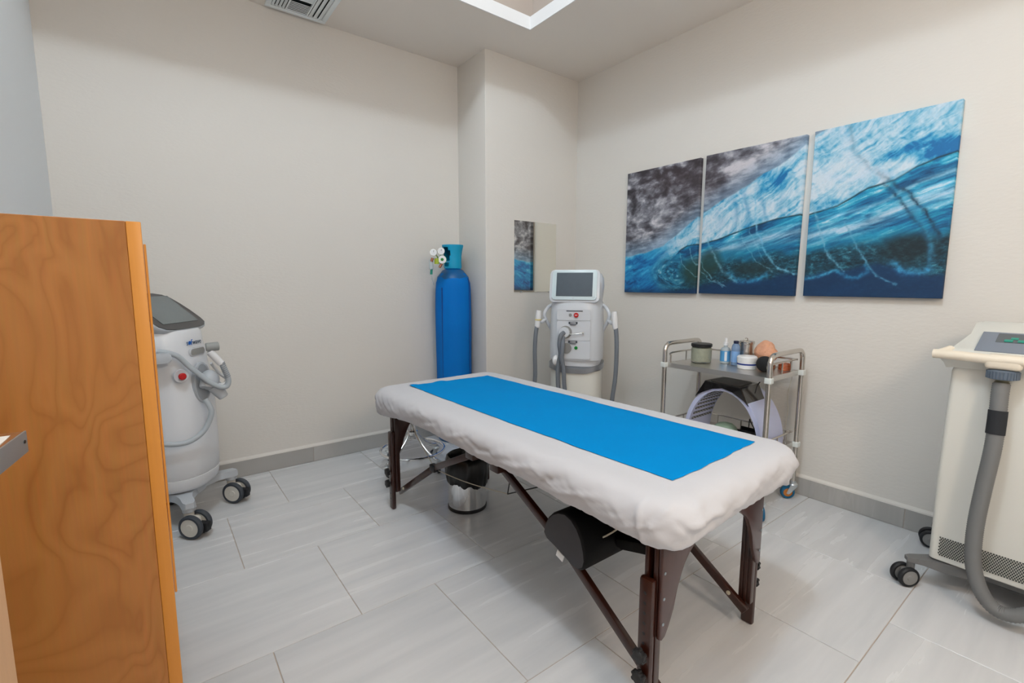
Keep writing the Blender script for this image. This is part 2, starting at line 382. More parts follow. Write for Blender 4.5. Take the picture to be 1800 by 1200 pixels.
# skirting: tile strips with a mitred plaster line above
def skirting(name, segs, thick):
    root = None
    for (p, q) in segs:
        p = Vector(p); q = Vector(q); d = (q-p); L = d.length; d.normalize(); n = Vector((-d.y, d.x, 0))
        M = Matrix(((d.x, n.x, 0, p.x), (d.y, n.y, 0, p.y), (0, 0, 1, 0), (0, 0, 0, 1)))
        if root is None:
            gg = G(); gg.box((0, 0.0005, 0.0), (L, thick-0.003, 0.1025), M=M); root = struct(gg.build(name, GROUT, smooth=0))
            continue
        gg = G(); gg.box((0.0012, 0.0, 0.001), (L-0.0012, thick, 0.1045), bev=0.0015, seg=1, M=M)
        gg.build('skirting_tile', SKIRT, root)
    p = Vector(segs[0][0]); q = Vector(segs[0][1]); d = (q-p); L = d.length; d.normalize(); n = Vector((-d.y, d.x, 0))
    M = Matrix(((0, n.x, d.x, p.x), (0, n.y, d.y, p.y), (1, 0, 0, p.z), (0, 0, 0, 1)))
    gg = G(); gg.prism([(0.1047, 0.0), (0.124, 0.0), (0.112, 0.010), (0.1047, 0.0125)], L, M); gg.build('plaster_bead', WALL, root, smooth=0)
def segs(p, q, cuts):
    P = Vector(p); Q = Vector(q); ts = [0]+cuts+[(Q-P).length]; d = (Q-P).normalized()
    out = [(p, q)]
    for a, b in zip(ts[:-1], ts[1:]): out.append((tuple(P+d*a), tuple(P+d*b)))
    return out
skirting('baseboard_back', segs((PX, YB, 0), (XL, YB, 0), [PX-1.448, PX-0.838, PX-0.25, PX-0.02]), 0.012)
skirting('baseboard_pillar', segs((PX, PY, 0), (PX, YB, 0), []), 0.012)
skirting('baseboard_pillar_front', segs((XR, PY, 0), (PX, PY, 0), [0.4]), 0.012)
skirting('baseboard_right', segs((XR, YR, 0), (XR, PY, 0), [0.3, 0.9, 1.5, 2.198, 2.80, 3.40, 4.0]), 0.012)
skirting('baseboard_left', segs((XL, YB, 0), (XL, YR, 0), [0.6, 1.2, 1.8, 2.4, 3.0, 3.6, 4.2]), 0.012)

# ceiling lamp in the well and a made-up fixture for the added rear fill
t = thing('ceiling_light', 'round white ceiling light high up inside the raised ceiling well', 'light', (LAMP[0], LAMP[1], 4.4))
g = G(); g.lathe([(0.17, -0.0), (0.17, -0.03), (0.15, -0.05), (0.05, -0.06), (0, -0.06)], 40, cap=False); g.build('housing', WHITEP, t)
t = thing('added_fill_lamp', 'added warm fill lamp shaped as a pendant, unseen behind the viewpoint', 'lamp', (0.75, -0.95, ZC))
g = G(); g.lathe([(0.06, 0), (0.06, -0.02), (0.02, -0.03)], 24); g.cyl((0, 0, -0.5), (0, 0, -0.01), 0.004, 10); g.build('cord_and_rose', WHITEP, t)
g = G(); g.lathe([(0.03, -0.5), (0.06, -0.505), (0.07, -0.52)], 24, cap=False); g.build('lamp_cap', WHITEP, t)

# ceiling air vent
V0x, V1x, V0y, V1y = 0.683, 1.032, 2.985, 3.334
t = thing('ceiling_vent', 'square white louvred air vent in the ceiling by the back wall', 'vent', ((V0x+V1x)/2, (V0y+V1y)/2, ZC))
hw = 0.1745
g = G(); g.box((-hw+0.02, -hw+0.02, -0.004), (hw-0.02, hw-0.02, -0.001)); g.build('backing', DARKV, t)
g = G()
for a, b in (((-hw, -hw), (hw, -hw+0.028)), ((-hw, hw-0.028), (hw, hw)), ((-hw, -hw+0.028), (-hw+0.028, hw-0.028)), ((hw-0.028, -hw+0.028), (hw, hw-0.028))):
    g.box((a[0], a[1], -0.016), (b[0], b[1], 0), bev=0.004)
g.build('frame', VENTW, t)
def slat(x0, y0, x1, y1, tilt, ax):
    gg = G(); lx, ly = (x1-x0)/2, (y1-y0)/2
    gg.box((-lx, -ly, -0.0012), (lx, ly, 0.0012))
    o = gg.build('slat', VENTW, t, ((x0+x1)/2, (y0+y1)/2, -0.012), smooth=0)
    o.rotation_euler = (tilt, 0, 0) if ax == 'x' else (0, tilt, 0)
for k in range(4): slat(-0.144+k*0.019, -0.14, -0.131+k*0.019, 0.14, 0.75, 'y')
g = G(); g.box((-0.068, -0.143, -0.016), (-0.060, 0.143, -0.002)); g.box((0.053, -0.143, -0.016), (0.061, 0.143, -0.002)); g.build('divider', VENTW, t)
for k in range(7): slat(-0.058, 0.126-k*0.0165, 0.052, 0.140-k*0.0165, 0.35, 'x')
for k in range(7): slat(-0.058, -0.137+k*0.0185, 0.052, -0.124+k*0.0185, -0.8, 'x')
for k in range(3): slat(0.064+k*0.028, -0.14, 0.089+k*0.028, 0.14, -0.35, 'y')

# ---------------------------------------------------------------- seascape canvases (three panels, painted per vertex)
def vnoise(x, y, seed):
    xi = np.floor(x).astype(np.int64); yi = np.floor(y).astype(np.int64); xf = x-xi; yf = y-yi
    def h(a, b):
        n = (a*374761393+b*668265263+seed*974634777) & 0x7fffffff
        n = ((n ^ (n >> 13))*1274126177) & 0x7fffffff
        return ((n ^ (n >> 16)) & 0xffff)/65535.0
    u = xf*xf*(3-2*xf); v = yf*yf*(3-2*yf)
    return (h(xi, yi)*(1-u)+h(xi+1, yi)*u)*(1-v)+(h(xi, yi+1)*(1-u)+h(xi+1, yi+1)*u)*v
def fbm(x, y, seed, o=5, g_=0.5):
    s = 0; a = 1.0; tot = 0
    for i in range(o):
        s = s+a*vnoise(x*2**i, y*2**i, seed+i*7); tot += a; a *= g_
    return s/tot
def sst(a, b, x):
    t_ = np.clip((x-a)/(b-a), 0, 1); return t_*t_*(3-2*t_)
P_ = lambda s: np.array(s)
cloudL = [(-0.1, 0.272), (0.013, 0.276), (0.181, 0.291), (0.335, 0.341), (0.477, 0.428), (0.587, 0.504), (0.636, 0.534), (0.744, 0.588), (0.897, 0.653), (1.035, 0.729), (1.142, 0.787), (1.212, 0.836), (1.28, 0.87), (1.4, 0.91), (2.0, 0.95)]
lipL = [(-0.1, 0.05), (0.2, 0.12), (0.36, 0.2), (0.422, 0.252), (0.468, 0.291), (0.529, 0.318), (0.596, 0.327), (0.633, 0.326), (0.731, 0.342), (0.862, 0.383), (0.973, 0.416), (1.099, 0.445), (1.229, 0.459), (1.271, 0.449), (1.405, 0.478), (1.534, 0.55), (1.64, 0.572), (1.728, 0.623), (1.799, 0.646), (1.9, 0.668)]
streakL = [(0.5, 0.2), (0.736, 0.261), (0.919, 0.293), (1.106, 0.34), (1.245, 0.368), (1.269, 0.328), (1.415, 0.349), (1.59, 0.384), (1.742, 0.463), (1.813, 0.48), (1.9, 0.503)]
darkL = [(-0.1, 0.06), (0.444, 0.139), (0.627, 0.163), (0.872, 0.22), (1.056, 0.237), (1.222, 0.252), (1.275, 0.239), (1.467, 0.271), (1.68, 0.278), (1.799, 0.307), (1.9, 0.347)]
navyL = [(-0.1, 0.05), (0.021, 0.053), (0.45, 0.02), (0.648, 0.056), (0.828, 0.076), (1.005, 0.1), (1.209, 0.133), (1.279, 0.115), (1.477, 0.134), (1.606, 0.172), (1.77, 0.119), (1.9, 0.118)]
arcs = [  # points, width, colour, strength
 ([(1.575, 0.615), (1.615, 0.576), (1.692, 0.507), (1.76, 0.423), (1.811, 0.343), (1.83, 0.286)], 0.010, (20, 52, 74), 0.85),
 ([(1.432, 0.88), (1.457, 0.754), (1.52, 0.665), (1.6, 0.6)], 0.012, (86, 130, 160), 0.45),
 ([(1.40, 0.87), (1.43, 0.75), (1.49, 0.66), (1.6, 0.585)], 0.022, (205, 220, 234), 0.6),
 ([(1.36, 0.63), (1.45, 0.6), (1.55, 0.63), (1.62, 0.6)], 0.022, (200, 218, 236), 0.6),
 ([(1.6, 0.559), (1.663, 0.483), (1.717, 0.4), (1.777, 0.309), (1.807, 0.213), (1.809, 0.147)], 0.010, (22, 60, 84), 0.75),
 ([(1.62, 0.56), (1.69, 0.485), (1.745, 0.39), (1.80, 0.28), (1.815, 0.16)], 0.013, (60, 150, 185), 0.55),
 ([(1.28, 0.524), (1.313, 0.412), (1.339, 0.333), (1.365, 0.245), (1.418, 0.178), (1.459, 0.134)], 0.006, (120, 178, 205), 0.8),
 ([(1.444, 0.388), (1.493, 0.29), (1.555, 0.174), (1.603, 0.111), (1.689, 0.066)], 0.005, (100, 165, 195), 0.75),
 ([(0.669, 0.36), (0.69, 0.29), (0.723, 0.239), (0.784, 0.147), (0.881, 0.076)], 0.009, (130, 185, 208), 0.7),
 ([(0.96, 0.62), (0.969, 0.47), (0.987, 0.385), (1.042, 0.262), (1.118, 0.164), (1.22, 0.127)], 0.006, (120, 190, 220), 0.85),
 ([(0.87, 0.6), (0.86, 0.5), (0.881, 0.394), (0.918, 0.305), (0.998, 0.204), (1.097, 0.141)], 0.003, (130, 185, 205), 0.6),
 ([(0.92, 0.6), (0.92, 0.5), (0.94, 0.39), (0.99, 0.29), (1.05, 0.2)], 0.003, (140, 195, 215), 0.5),
 ([(0.469, 0.277), (0.49, 0.22), (0.521, 0.165), (0.6, 0.11)], 0.003, (140, 195, 215), 0.7),
 ([(0.545, 0.301), (0.564, 0.232), (0.612, 0.177), (0.68, 0.1), (0.8, 0.05)], 0.003, (140, 195, 215), 0.7),
 ([(0.62, 0.25), (0.66, 0.16), (0.72, 0.09), (0.82, 0.05)], 0.0025, (140, 195, 215), 0.7),
 ([(0.26, 0.21), (0.30, 0.13), (0.38, 0.07), (0.5, 0.04)], 0.003, (110, 180, 215), 0.5),
 ([(0.825, 0.133), (0.87, 0.10), (0.906, 0.082), (1.006, 0.088), (1.063, 0.124)], 0.015, (60, 160, 205), 0.75),
 ([(1.28, 0.098), (1.345, 0.109), (1.421, 0.141)], 0.009, (70, 165, 205), 0.75),
 ([(1.43, 0.13), (1.48, 0.105), (1.525, 0.102), (1.567, 0.132), (1.55, 0.16)], 0.010, (50, 150, 195), 0.7),
 ([(1.664, 0.17), (1.715, 0.13), (1.77, 0.12), (1.81, 0.137)], 0.017, (60, 155, 205), 0.8),
]
def segd(S, Tt, pts):
    d = np.full(S.shape, 9.0)
    for (a, b), (c, e) in zip(pts[:-1], pts[1:]):
        vx, vy = c-a, e-b; L = vx*vx+vy*vy
        k = np.clip(((S-a)*vx+(Tt-b)*vy)/L, 0, 1)
        d = np.minimum(d, np.hypot(S-a-k*vx, Tt-b-k*vy))
    return d
def seascape(S, Tt):
    """S 0..1.87 left to right, Tt 0..0.885 upward (metres) -> sRGB 0..255"""
    col = np.zeros(S.shape+(3,))
    itp = lambda L: np.interp(S, [p[0] for p in L], [p[1] for p in L])
    wob = (fbm(S*6, Tt*6, 11)-0.5); w2 = (fbm(S*16, Tt*16, 12)-0.5)
    cl, lp, st, dk, nv = itp(cloudL), itp(lipL), itp(streakL), itp(darkL), itp(navyL)
    cl = cl+wob*0.03+w2*0.012
    def mixc(c0, c1, k): return c0+(np.array(c1)-c0)*k[..., None]
    def blob(cx, cy, rx, ry): return np.clip(1-np.hypot((S-cx)/rx, (Tt-cy)/ry), 0, 1)
    def tones(v, stops):
        xs = [q[0] for q in stops]; return np.stack([np.interp(v, xs, [q[1][i] for q in stops]) for i in range(3)], -1)
    # storm clouds: billowy puffs, finer and flatter towards the horizon
    flat = np.clip((cl+0.42-Tt)/0.42, 0, 1)
    sy_ = 1+1.3*flat
    wx, wy = (fbm(S*4, Tt*6, 3)-0.5)*0.14, (fbm(S*4, Tt*6, 4)-0.5)*0.10
    X_, Y_ = (S+wx)*11, (Tt+wy)*15
    bil = 0; am = 1.0; tt = 0
    for o in range(5):
        q_ = np.abs(2*vnoise(X_*2**o, Y_*2**o, 201+o)-1); bil = bil+am*q_; tt += am; am *= 0.55
    bil = bil/tt
    big = fbm(S*3.4+wx*4, Tt*5, 33, 4); fine = fbm(S*44+wx*8, Tt*70, 35, 3); hz = fbm(S*13+wx*6, Tt*52-S*6, 36, 5, 0.6)
    # relief light from upper right
    e = 0.35
    q1 = fbm(X_+e, Y_+e, 21, 5, 0.6); q0 = fbm(X_-e*0.3, Y_-e*0.3, 21, 5, 0.6)
    v = 0.56+((q0-q1)*1.5+(bil-0.42)*0.65)*(1-0.6*flat)+(big-0.5)*0.9+(fine-0.5)*0.2+(hz-0.5)*1.2*flat
    v = v-blob(0.42, 0.84, 0.55, 0.24)*0.28+blob(0.82, 0.74, 0.22, 0.14)*0.32+blob(0.15, 0.42, 0.4, 0.2)*0.18
    v = np.clip(v, 0, 1)
    col = tones(v, [(0, (48, 46, 54)), (0.3, (84, 84, 92)), (0.6, (134, 136, 146)), (0.85, (182, 182, 190)), (1, (208, 206, 212))])
    low = np.clip((cl+0.13-Tt)/0.13, 0, 1)
    col = mixc(col, (108, 152, 188), low*0.6)
    col = mixc(col, (66, 52, 56), blob(0.4, 0.80, 0.5, 0.22)*(1-v)*0.7)
    col = mixc(col, (150, 128, 134), blob(0.83, 0.62, 0.5, 0.3)*0.15)
    # icy crest between the cloud edge and the dark lip
    k = sst(-0.004, 0.010, cl-Tt)
    span = np.maximum(cl-lp, 0.02); u = np.clip((Tt-lp)/span, 0, 1)
    q = S*0.80+Tt*0.60; r_ = -S*0.60+Tt*0.80
    st1 = fbm(q*6+wob*1.2, r_*46+wob*3+w2*1.5, 41, 5, 0.65)
    st2 = 1-np.abs(2*fbm(S*22+Tt*9+wob*3, Tt*16-S*6+wob*4, 43, 4, 0.6)-1)
    pat = fbm(S*34+wob*4, Tt*40+wob*4, 44, 4, 0.65)
    c = 0.50+(st1-0.5)*1.35+(st2-0.72)*0.5+(pat-0.5)*0.45
    c = c+blob(1.34, 0.62, 0.24, 0.2)*0.5+blob(0.74, 0.42, 0.2, 0.14)*0.5+blob(1.08, 0.50, 0.25, 0.1)*0.3+blob(1.62, 0.66, 0.25, 0.09)*0.25
    c = c-blob(1.09, 0.66, 0.12, 0.09)*0.7-blob(1.82, 0.70, 0.30, 0.07)*0.9-blob(1.14, 0.53, 0.1, 0.06)*0.3-blob(1.35, 0.50, 0.12, 0.04)*0.5
    c = c+0.12*u
    ice = tones(np.clip(c, 0, 1), [(0, (8, 108, 168)), (0.22, (40, 146, 196)), (0.45, (110, 180, 212)), (0.7, (164, 204, 224)), (1, (206, 222, 234))])
    col = col+(ice-col)*k[..., None]
    # pleats falling down the face, middle panel
    pl = np.sin((S*62+Tt*14+wob*10))*0.5+0.5
    kp = blob(0.92, 0.50, 0.26, 0.2)*k; col = mixc(col, (60, 140, 190), kp*pl**3*0.6)
    # left: open turquoise water under the clouds
    kk = sst(0.50, 0.22, S)*sst(-0.004, 0.012, cl-Tt)
    wv = fbm(S*10+wob*3, (Tt-S*0.3)*34+wob*4, 61, 5, 0.6)
    dep = np.clip(Tt/0.28, 0, 1)
    wat = tones(np.clip(wv*1.3-0.35+dep*0.35, 0, 1), [(0, (2, 60, 112)), (0.35, (6, 108, 172)), (0.7, (40, 158, 208)), (1, (140, 198, 222))])
    col = col+(wat-col)*kk[..., None]
    # hollow of the wave below the lip
    k = sst(-0.002, 0.004, lp+wob*0.012+w2*0.004-Tt)*sst(0.27, 0.45, S)
    ang = Tt-S*0.28
    hs = fbm(S*9+wob*2, ang*60+wob*3, 71, 5, 0.65); hb = fbm(S*5+wob, ang*16, 73, 4)
    hv = np.clip(0.5+(hs-0.5)*1.6+(hb-0.5)*0.8, 0, 1)
    hol = tones(hv, [(0, (2, 66, 110)), (0.35, (6, 108, 158)), (0.65, (24, 152, 192)), (0.88, (100, 188, 214)), (1, (182, 212, 226))])
    for off, wd, s0, amp in ((0.0, 0.030, 0.45, 1.0), (0.085, 0.014, 1.2, 0.8), (0.045, 0.010, 0.6, 0.5), (-0.045, 0.012, 0.9, 0.45)):
        sw = np.exp(-((Tt-st-off-wob*0.05)/wd)**2)*sst(s0, s0+0.25, S)*amp*(0.25+1.3*(hs-0.2))
        hol = mixc(hol, (188, 208, 228), np.clip(sw, 0, 0.85))
    teal = sst(0.07, -0.03, Tt-dk-wob*0.08-0.02)
    hol = mixc(hol, (14, 122, 156), teal*0.6*(0.6+0.8*hb))
    dn = fbm(S*46, Tt*90, 81, 4, 0.75)
    deep = tones(np.clip((dn-0.25)*1.8, 0, 1), [(0, (8, 32, 44)), (0.45, (18, 58, 74)), (0.75, (32, 92, 110)), (1, (92, 150, 164))])
    kd = sst(0.03, -0.04, Tt-dk-wob*0.10-w2*0.03)
    hol = hol+(deep-hol)*(kd*0.92)[..., None]
    hol = mixc(hol, (18, 116, 152), blob(0.78, 0.24, 0.2, 0.05)*0.8)
    kn = sst(0.014, -0.02, Tt-nv-wob*0.05-w2*0.02)
    hol = mixc(hol, (2, 50, 92), kn*0.9); hol = hol*(0.9+0.2*hb)[..., None]
    col = col+(np.clip(hol, 0, 255)-col)*k[..., None]
    # dark line of the lip, broken in places
    ld = np.exp(-((Tt-lp-wob*0.012-w2*0.006)/0.0042)**2)*sst(0.44, 0.5, S)*(0.5+fbm(S*20, Tt*3, 6, 2))
    col = mixc(col, (8, 38, 48), np.clip(ld, 0, 1)*0.8)
    # curl at the left
    rr = np.hypot((S-0.42)/1.5, (Tt-0.14)); an = np.arctan2(Tt-0.14, (S-0.42)/1.5)
    sp = fbm(an*1.6+rr*30, rr*55-an*1.2+wob*3, 91, 5, 0.6)
    ks = sst(0.15, 0.07, rr)*0.85
    swc = tones(np.clip(sp*1.7-0.4, 0, 1), [(0, (6, 52, 78)), (0.4, (16, 104, 142)), (0.75, (70, 156, 184)), (1, (168, 206, 220))])
    col = col+(swc-col)*ks[..., None]
    col = mixc(col, (30, 62, 56), np.clip(blob(0.58, 0.15, 0.13, 0.12)*1.4, 0, 0.85))
    col = mixc(col, (28, 58, 54), np.clip(blob(0.70, 0.20, 0.10, 0.11)*1.4, 0, 0.8))
    col = mixc(col, (14, 30, 36), np.clip(blob(1.72, 0.24, 0.16, 0.1)*1.2, 0, 0.7))
    col = mixc(col, (26, 48, 52), np.clip(blob(0.98, 0.16, 0.16, 0.05)*1.3, 0, 0.7))
    bn = sst(0.05, 0.0, Tt)*0.6; col = mixc(col, (3, 52, 92), bn)
    ws = (fbm(S*24, Tt*24, 5)-0.5)*0.016+(fbm(S*70, Tt*70, 8)-0.5)*0.008
    rag = fbm(S*60, Tt*60, 9, 3, 0.7)
    for pts, wd, cc, stg in arcs:
        d = segd(S+ws, Tt+ws, pts); kx = np.exp(-(d/wd)**2)*stg*np.clip(0.15+1.7*(rag-0.15), 0, 1.2)
        col = mixc(col, cc, np.clip(kx, 0, 1))
    return np.clip(col, 0, 255)
def canvas(y_left, y_right, label):
    root = thing('canvas_print', label, 'picture', (XR, (y_left+y_right)/2, 1.166), 0, 'wave canvases on the right wall')
    if abs(y_left-1.781) < 0.01: root.rotation_euler = (0.010, 0, 0)
    hw_ = (y_left-y_right)/2; H_ = 0.886; th = 0.034
    nx, nz_ = 200, 292; E_ = 3
    us = np.concatenate([np.full(1, 0.0), np.linspace(0, 1, nx), np.full(1, 1.0)]); vs_ = np.concatenate([np.full(1, 0.0), np.linspace(0, 1, nz_), np.full(1, 1.0)])
    U, V = np.meshgrid(us, vs_)
    D = np.full(U.shape, th); D[0, :] = 0.003; D[-1, :] = 0.003; D[:, 0] = 0.003; D[:, -1] = 0.003
    # rounded wrap
    X = -D; Y = hw_*(1-2*U); Z = H_*V
    nr, nc = U.shape
    co = np.stack([X, Y, Z], -1).reshape(-1, 3)
    i = np.arange((nr-1)*(nc-1)); r, c_ = i//(nc-1), i % (nc-1)
    a = r*nc+c_; fs = np.stack([a, a+1, a+nc+1, a+nc], -1)
    me = bpy.data.meshes.new('printed_face'); me.vertices.add(len(co)); me.vertices.foreach_set('co', co.ravel())
    me.loops.add(len(fs)*4); me.loops.foreach_set('vertex_index', fs.ravel()); me.polygons.add(len(fs))
    me.polygons.foreach_set('loop_start', np.arange(len(fs))*4); me.polygons.foreach_set('loop_total', np.full(len(fs), 4))
    me.update(calc_edges=True)
    S = (2.409-y_left)+U*(y_left-y_right); rgb = seascape(S, V*H_)/255.0
    lin = np.where(rgb <= 0.04045, rgb/12.92, ((rgb+0.055)/1.055)**2.4)
    ca = me.color_attributes.new('paint', 'FLOAT_COLOR', 'POINT')
    ca.data.foreach_set('color', np.concatenate([lin.reshape(-1, 3), np.ones((len(co), 1))], 1).astype(np.float32).ravel())
    me.materials.append(CANV)
    o = bpy.data.objects.new('printed_face', me); C.objects.link(o); o.parent = root
    gg = G()
    for (a_, b_) in (((-th+0.006, -hw_+0.002, 0.002), (-0.002, -hw_+0.035, H_-0.002)), ((-th+0.006, hw_-0.035, 0.002), (-0.002, hw_-0.002, H_-0.002)), ((-th+0.006, -hw_+0.035, 0.002), (-0.002, hw_-0.035, 0.035)), ((-th+0.006, -hw_+0.035, H_-0.035), (-0.002, hw_-0.035, H_-0.002))):
        gg.box(a_, b_)
    gg.build('stretcher_frame', PALEWOOD, root, smooth=0)
CANV = bpy.data.materials.new('canvas_print_ink'); CANV.use_nodes = True
nt = CANV.node_tree; p = nt.nodes['Principled BSDF']; p.inputs['Roughness'].default_value = 0.6
at = nt.nodes.new('ShaderNodeAttribute'); at.attribute_name = 'paint'
tc = nt.nodes.new('ShaderNodeTexCoord'); nz = nt.nodes.new('ShaderNodeTexNoise'); nz.inputs['Scale'].default_value = 90; nz.inputs['Detail'].default_value = 4; nt.links.new(tc.outputs['Object'], nz.inputs['Vector'])
mr = nt.nodes.new('ShaderNodeMapRange'); mr.inputs[3].default_value = 0.88; mr.inputs[4].default_value = 1.1; nt.links.new(nz.outputs['Fac'], mr.inputs[0])
hs = nt.nodes.new('ShaderNodeHueSaturation'); nt.links.new(at.outputs['Color'], hs.inputs['Color']); nt.links.new(mr.outputs[0], hs.inputs['Value']); nt.links.new(hs.outputs[0], p.inputs['Base Color'])
canvas(2.409, 1.813, 'unframed canvas mostly of grey storm clouds, smallest-looking and nearest the corner mirror')
canvas(1.781, 1.188, 'middle canvas of the seascape, clouds above a diagonal icy wave crest')
canvas(1.138, 0.546, 'canvas of pale blue wave with dark curved streaks, right end of the three')

# ---------------------------------------------------------------- wall mirror
t = thing('wall_mirror', 'frameless rectangular mirror on the white pillar reflecting a cloud canvas', 'mirror', (2.525, PY, 1.163))
g = G(); g.box((-0.222, -0.005, 0), (0.222, -0.0008, 0.558), bev=0.0008, seg=1); g.build('mirror_glass', MIRROR, t, smooth=0)
for sx in (-0.15, 0.15):
    g = G(); g.box((sx-0.012, -0.007, -0.004), (sx+0.012, -0.0002, 0.006), bev=0.001); g.build('clip', CHROME, t)

# ---------------------------------------------------------------- caster helpers
def twin_caster(parent, x, y, rz, R=0.045, wdt=0.026, gapw=0.024, tyre=RUBBER, hub=HUBW, stemz=0.12, shell=None, brake=True, label=None, stemr=0.014):
    """twin-wheel swivel caster as a part; wheels are sub-parts"""
    g = G(); hwid = gapw/2
    g.cyl((0, 0, R*1.1), (0, 0, stemz), stemr, 20, bev=0.002)
    g.box((-hwid, -R*0.1, R*0.55), (hwid, R*0.95, R*1.75), bev=R*0.3, seg=3)
    c = g.build('caster', shell or HUBW, parent, (x, y, 0)); c.rotation_euler = (0, 0, rz)
    if label: c['label'] = label
    wy = R*0.5
    for sx in (-1, 1):
        g = G(); M = T((sx*(hwid+wdt/2), wy, R)) @ Matrix.Rotation(PI/2, 4, 'Y')
        h = wdt/2
        g.lathe([(R*0.74, -h), (R*0.9, -h), (R, -h*0.45), (R, h*0.45), (R*0.9, h), (R*0.74, h)], 36, M, cap=False)
        wl = g.build('wheel', tyre, c)
        g = G(); g.lathe([(0, -h*1.06), (R*0.26, -h*1.06), (R*0.3, -h*0.86), (R*0.74, -h*0.86), (R*0.76, -h*0.5), (R*0.76, h*0.5), (R*0.74, h*0.86), (R*0.3, h*0.86), (R*0.26, h*1.06), (0, h*1.06)], 36, M, cap=False)
        g.build('wheel_disc', hub, c)
    if brake:
        g = G(); g.box((-hwid*0.9, wy+R*0.3, R*0.5), (hwid*0.9, wy+R*1.15, R*1.25), bev=0.004); g.build('brake_lever', RUBK, c)
    return c
def fork_caster(parent, x, y, rz, R=0.035, wdt=0.02, tyre=CASTBLUE, hub=CASTORG, top=0.11, label=None):
    g = G(); off = R*0.7
    g.lathe([(0.012, top-0.03), (0.024, top-0.028), (0.026, top-0.02), (0.02, top-0.012), (0.014, top-0.01), (0.014, top)], 24)
    for sx in (-1, 1):
        poly = [(-0.020, top-0.028), (0.020, top-0.028), (off+0.010, R-0.004), (off, R-0.010), (off-0.010, R-0.004)]
        g.prism(poly, 0.0022, T((sx*(wdt/2+0.003)-0.0011, 0, 0)) @ MYZ)
    g.box((-wdt/2-0.004, -0.02, top-0.032), (wdt/2+0.004, 0.02, top-0.027), bev=0.001)
    g.cyl((-wdt/2-0.007, off, R), (wdt/2+0.007, off, R), 0.005, 12)
    c = g.build('caster', ZINC, parent, (x, y, 0)); c.rotation_euler = (0, 0, rz)
    if label: c['label'] = label
    M = T((0, off, R)) @ Matrix.Rotation(PI/2, 4, 'Y'); h = wdt/2
    g = G(); g.lathe([(R*0.66, -h), (R*0.92, -h), (R, -h*0.5), (R, h*0.5), (R*0.92, h), (R*0.66, h)], 32, M, cap=False); g.build('wheel', tyre, c)
    g = G(); g.lathe([(0, -h*1.0), (R*0.25, -h*1.0), (R*0.3, -h*0.7), (R*0.66, -h*0.7), (R*0.67, 0), (R*0.66, h*0.7), (R*0.3, h*0.7), (R*0.25, h), (0, h)], 32, M, cap=False); g.build('wheel_disc', hub, c)
    return c
# ================================================================ MASSAGE TABLE
TBX, TBY, TBR = 1.329, 1.56, math.radians(1.4)
tb = thing('massage_table', 'portable massage table with dark walnut legs in the middle of the room', 'massage table', (TBX, TBY, 0), TBR)
g = G(); g.prism(rrect(-0.345, -0.885, 0.345, 0.885, 0.12, 8), 0.064, T((0, 0, 0.602)), bev=0.022, seg=3); g.build('cushion', VINYL, tb)
g = G()
for sx in (-1, 1):
    a, b = sorted((sx*0.318, sx*0.334)); g.box((a, -0.87, 0.585), (b, 0.87, 0.600), bev=0.002)
for sy in (-1, 1):
    a, b = sorted((sy*0.855, sy*0.872)); g.box((-0.318, a, 0.585), (0.318, b, 0.600), bev=0.002)
g.box((-0.318, -0.012, 0.585), (0.318, 0.012, 0.600))
g.build('frame', DARKWOOD, tb)
def beam(g, p, q, wx, h):
    p, q = Vector(p), Vector(q); d = (q-p); L = d.length; d.normalize(); xx = Vector((1, 0, 0)); zz = xx.cross(d)
    M = Matrix(((xx.x, d.x, zz.x, p.x), (xx.y, d.y, zz.y, p.y), (xx.z, d.z, zz.z, p.z), (0, 0, 0, 1)))
    g.box((-wx/2, 0, -h/2), (wx/2, L, h/2), bev=0.003, M=M)
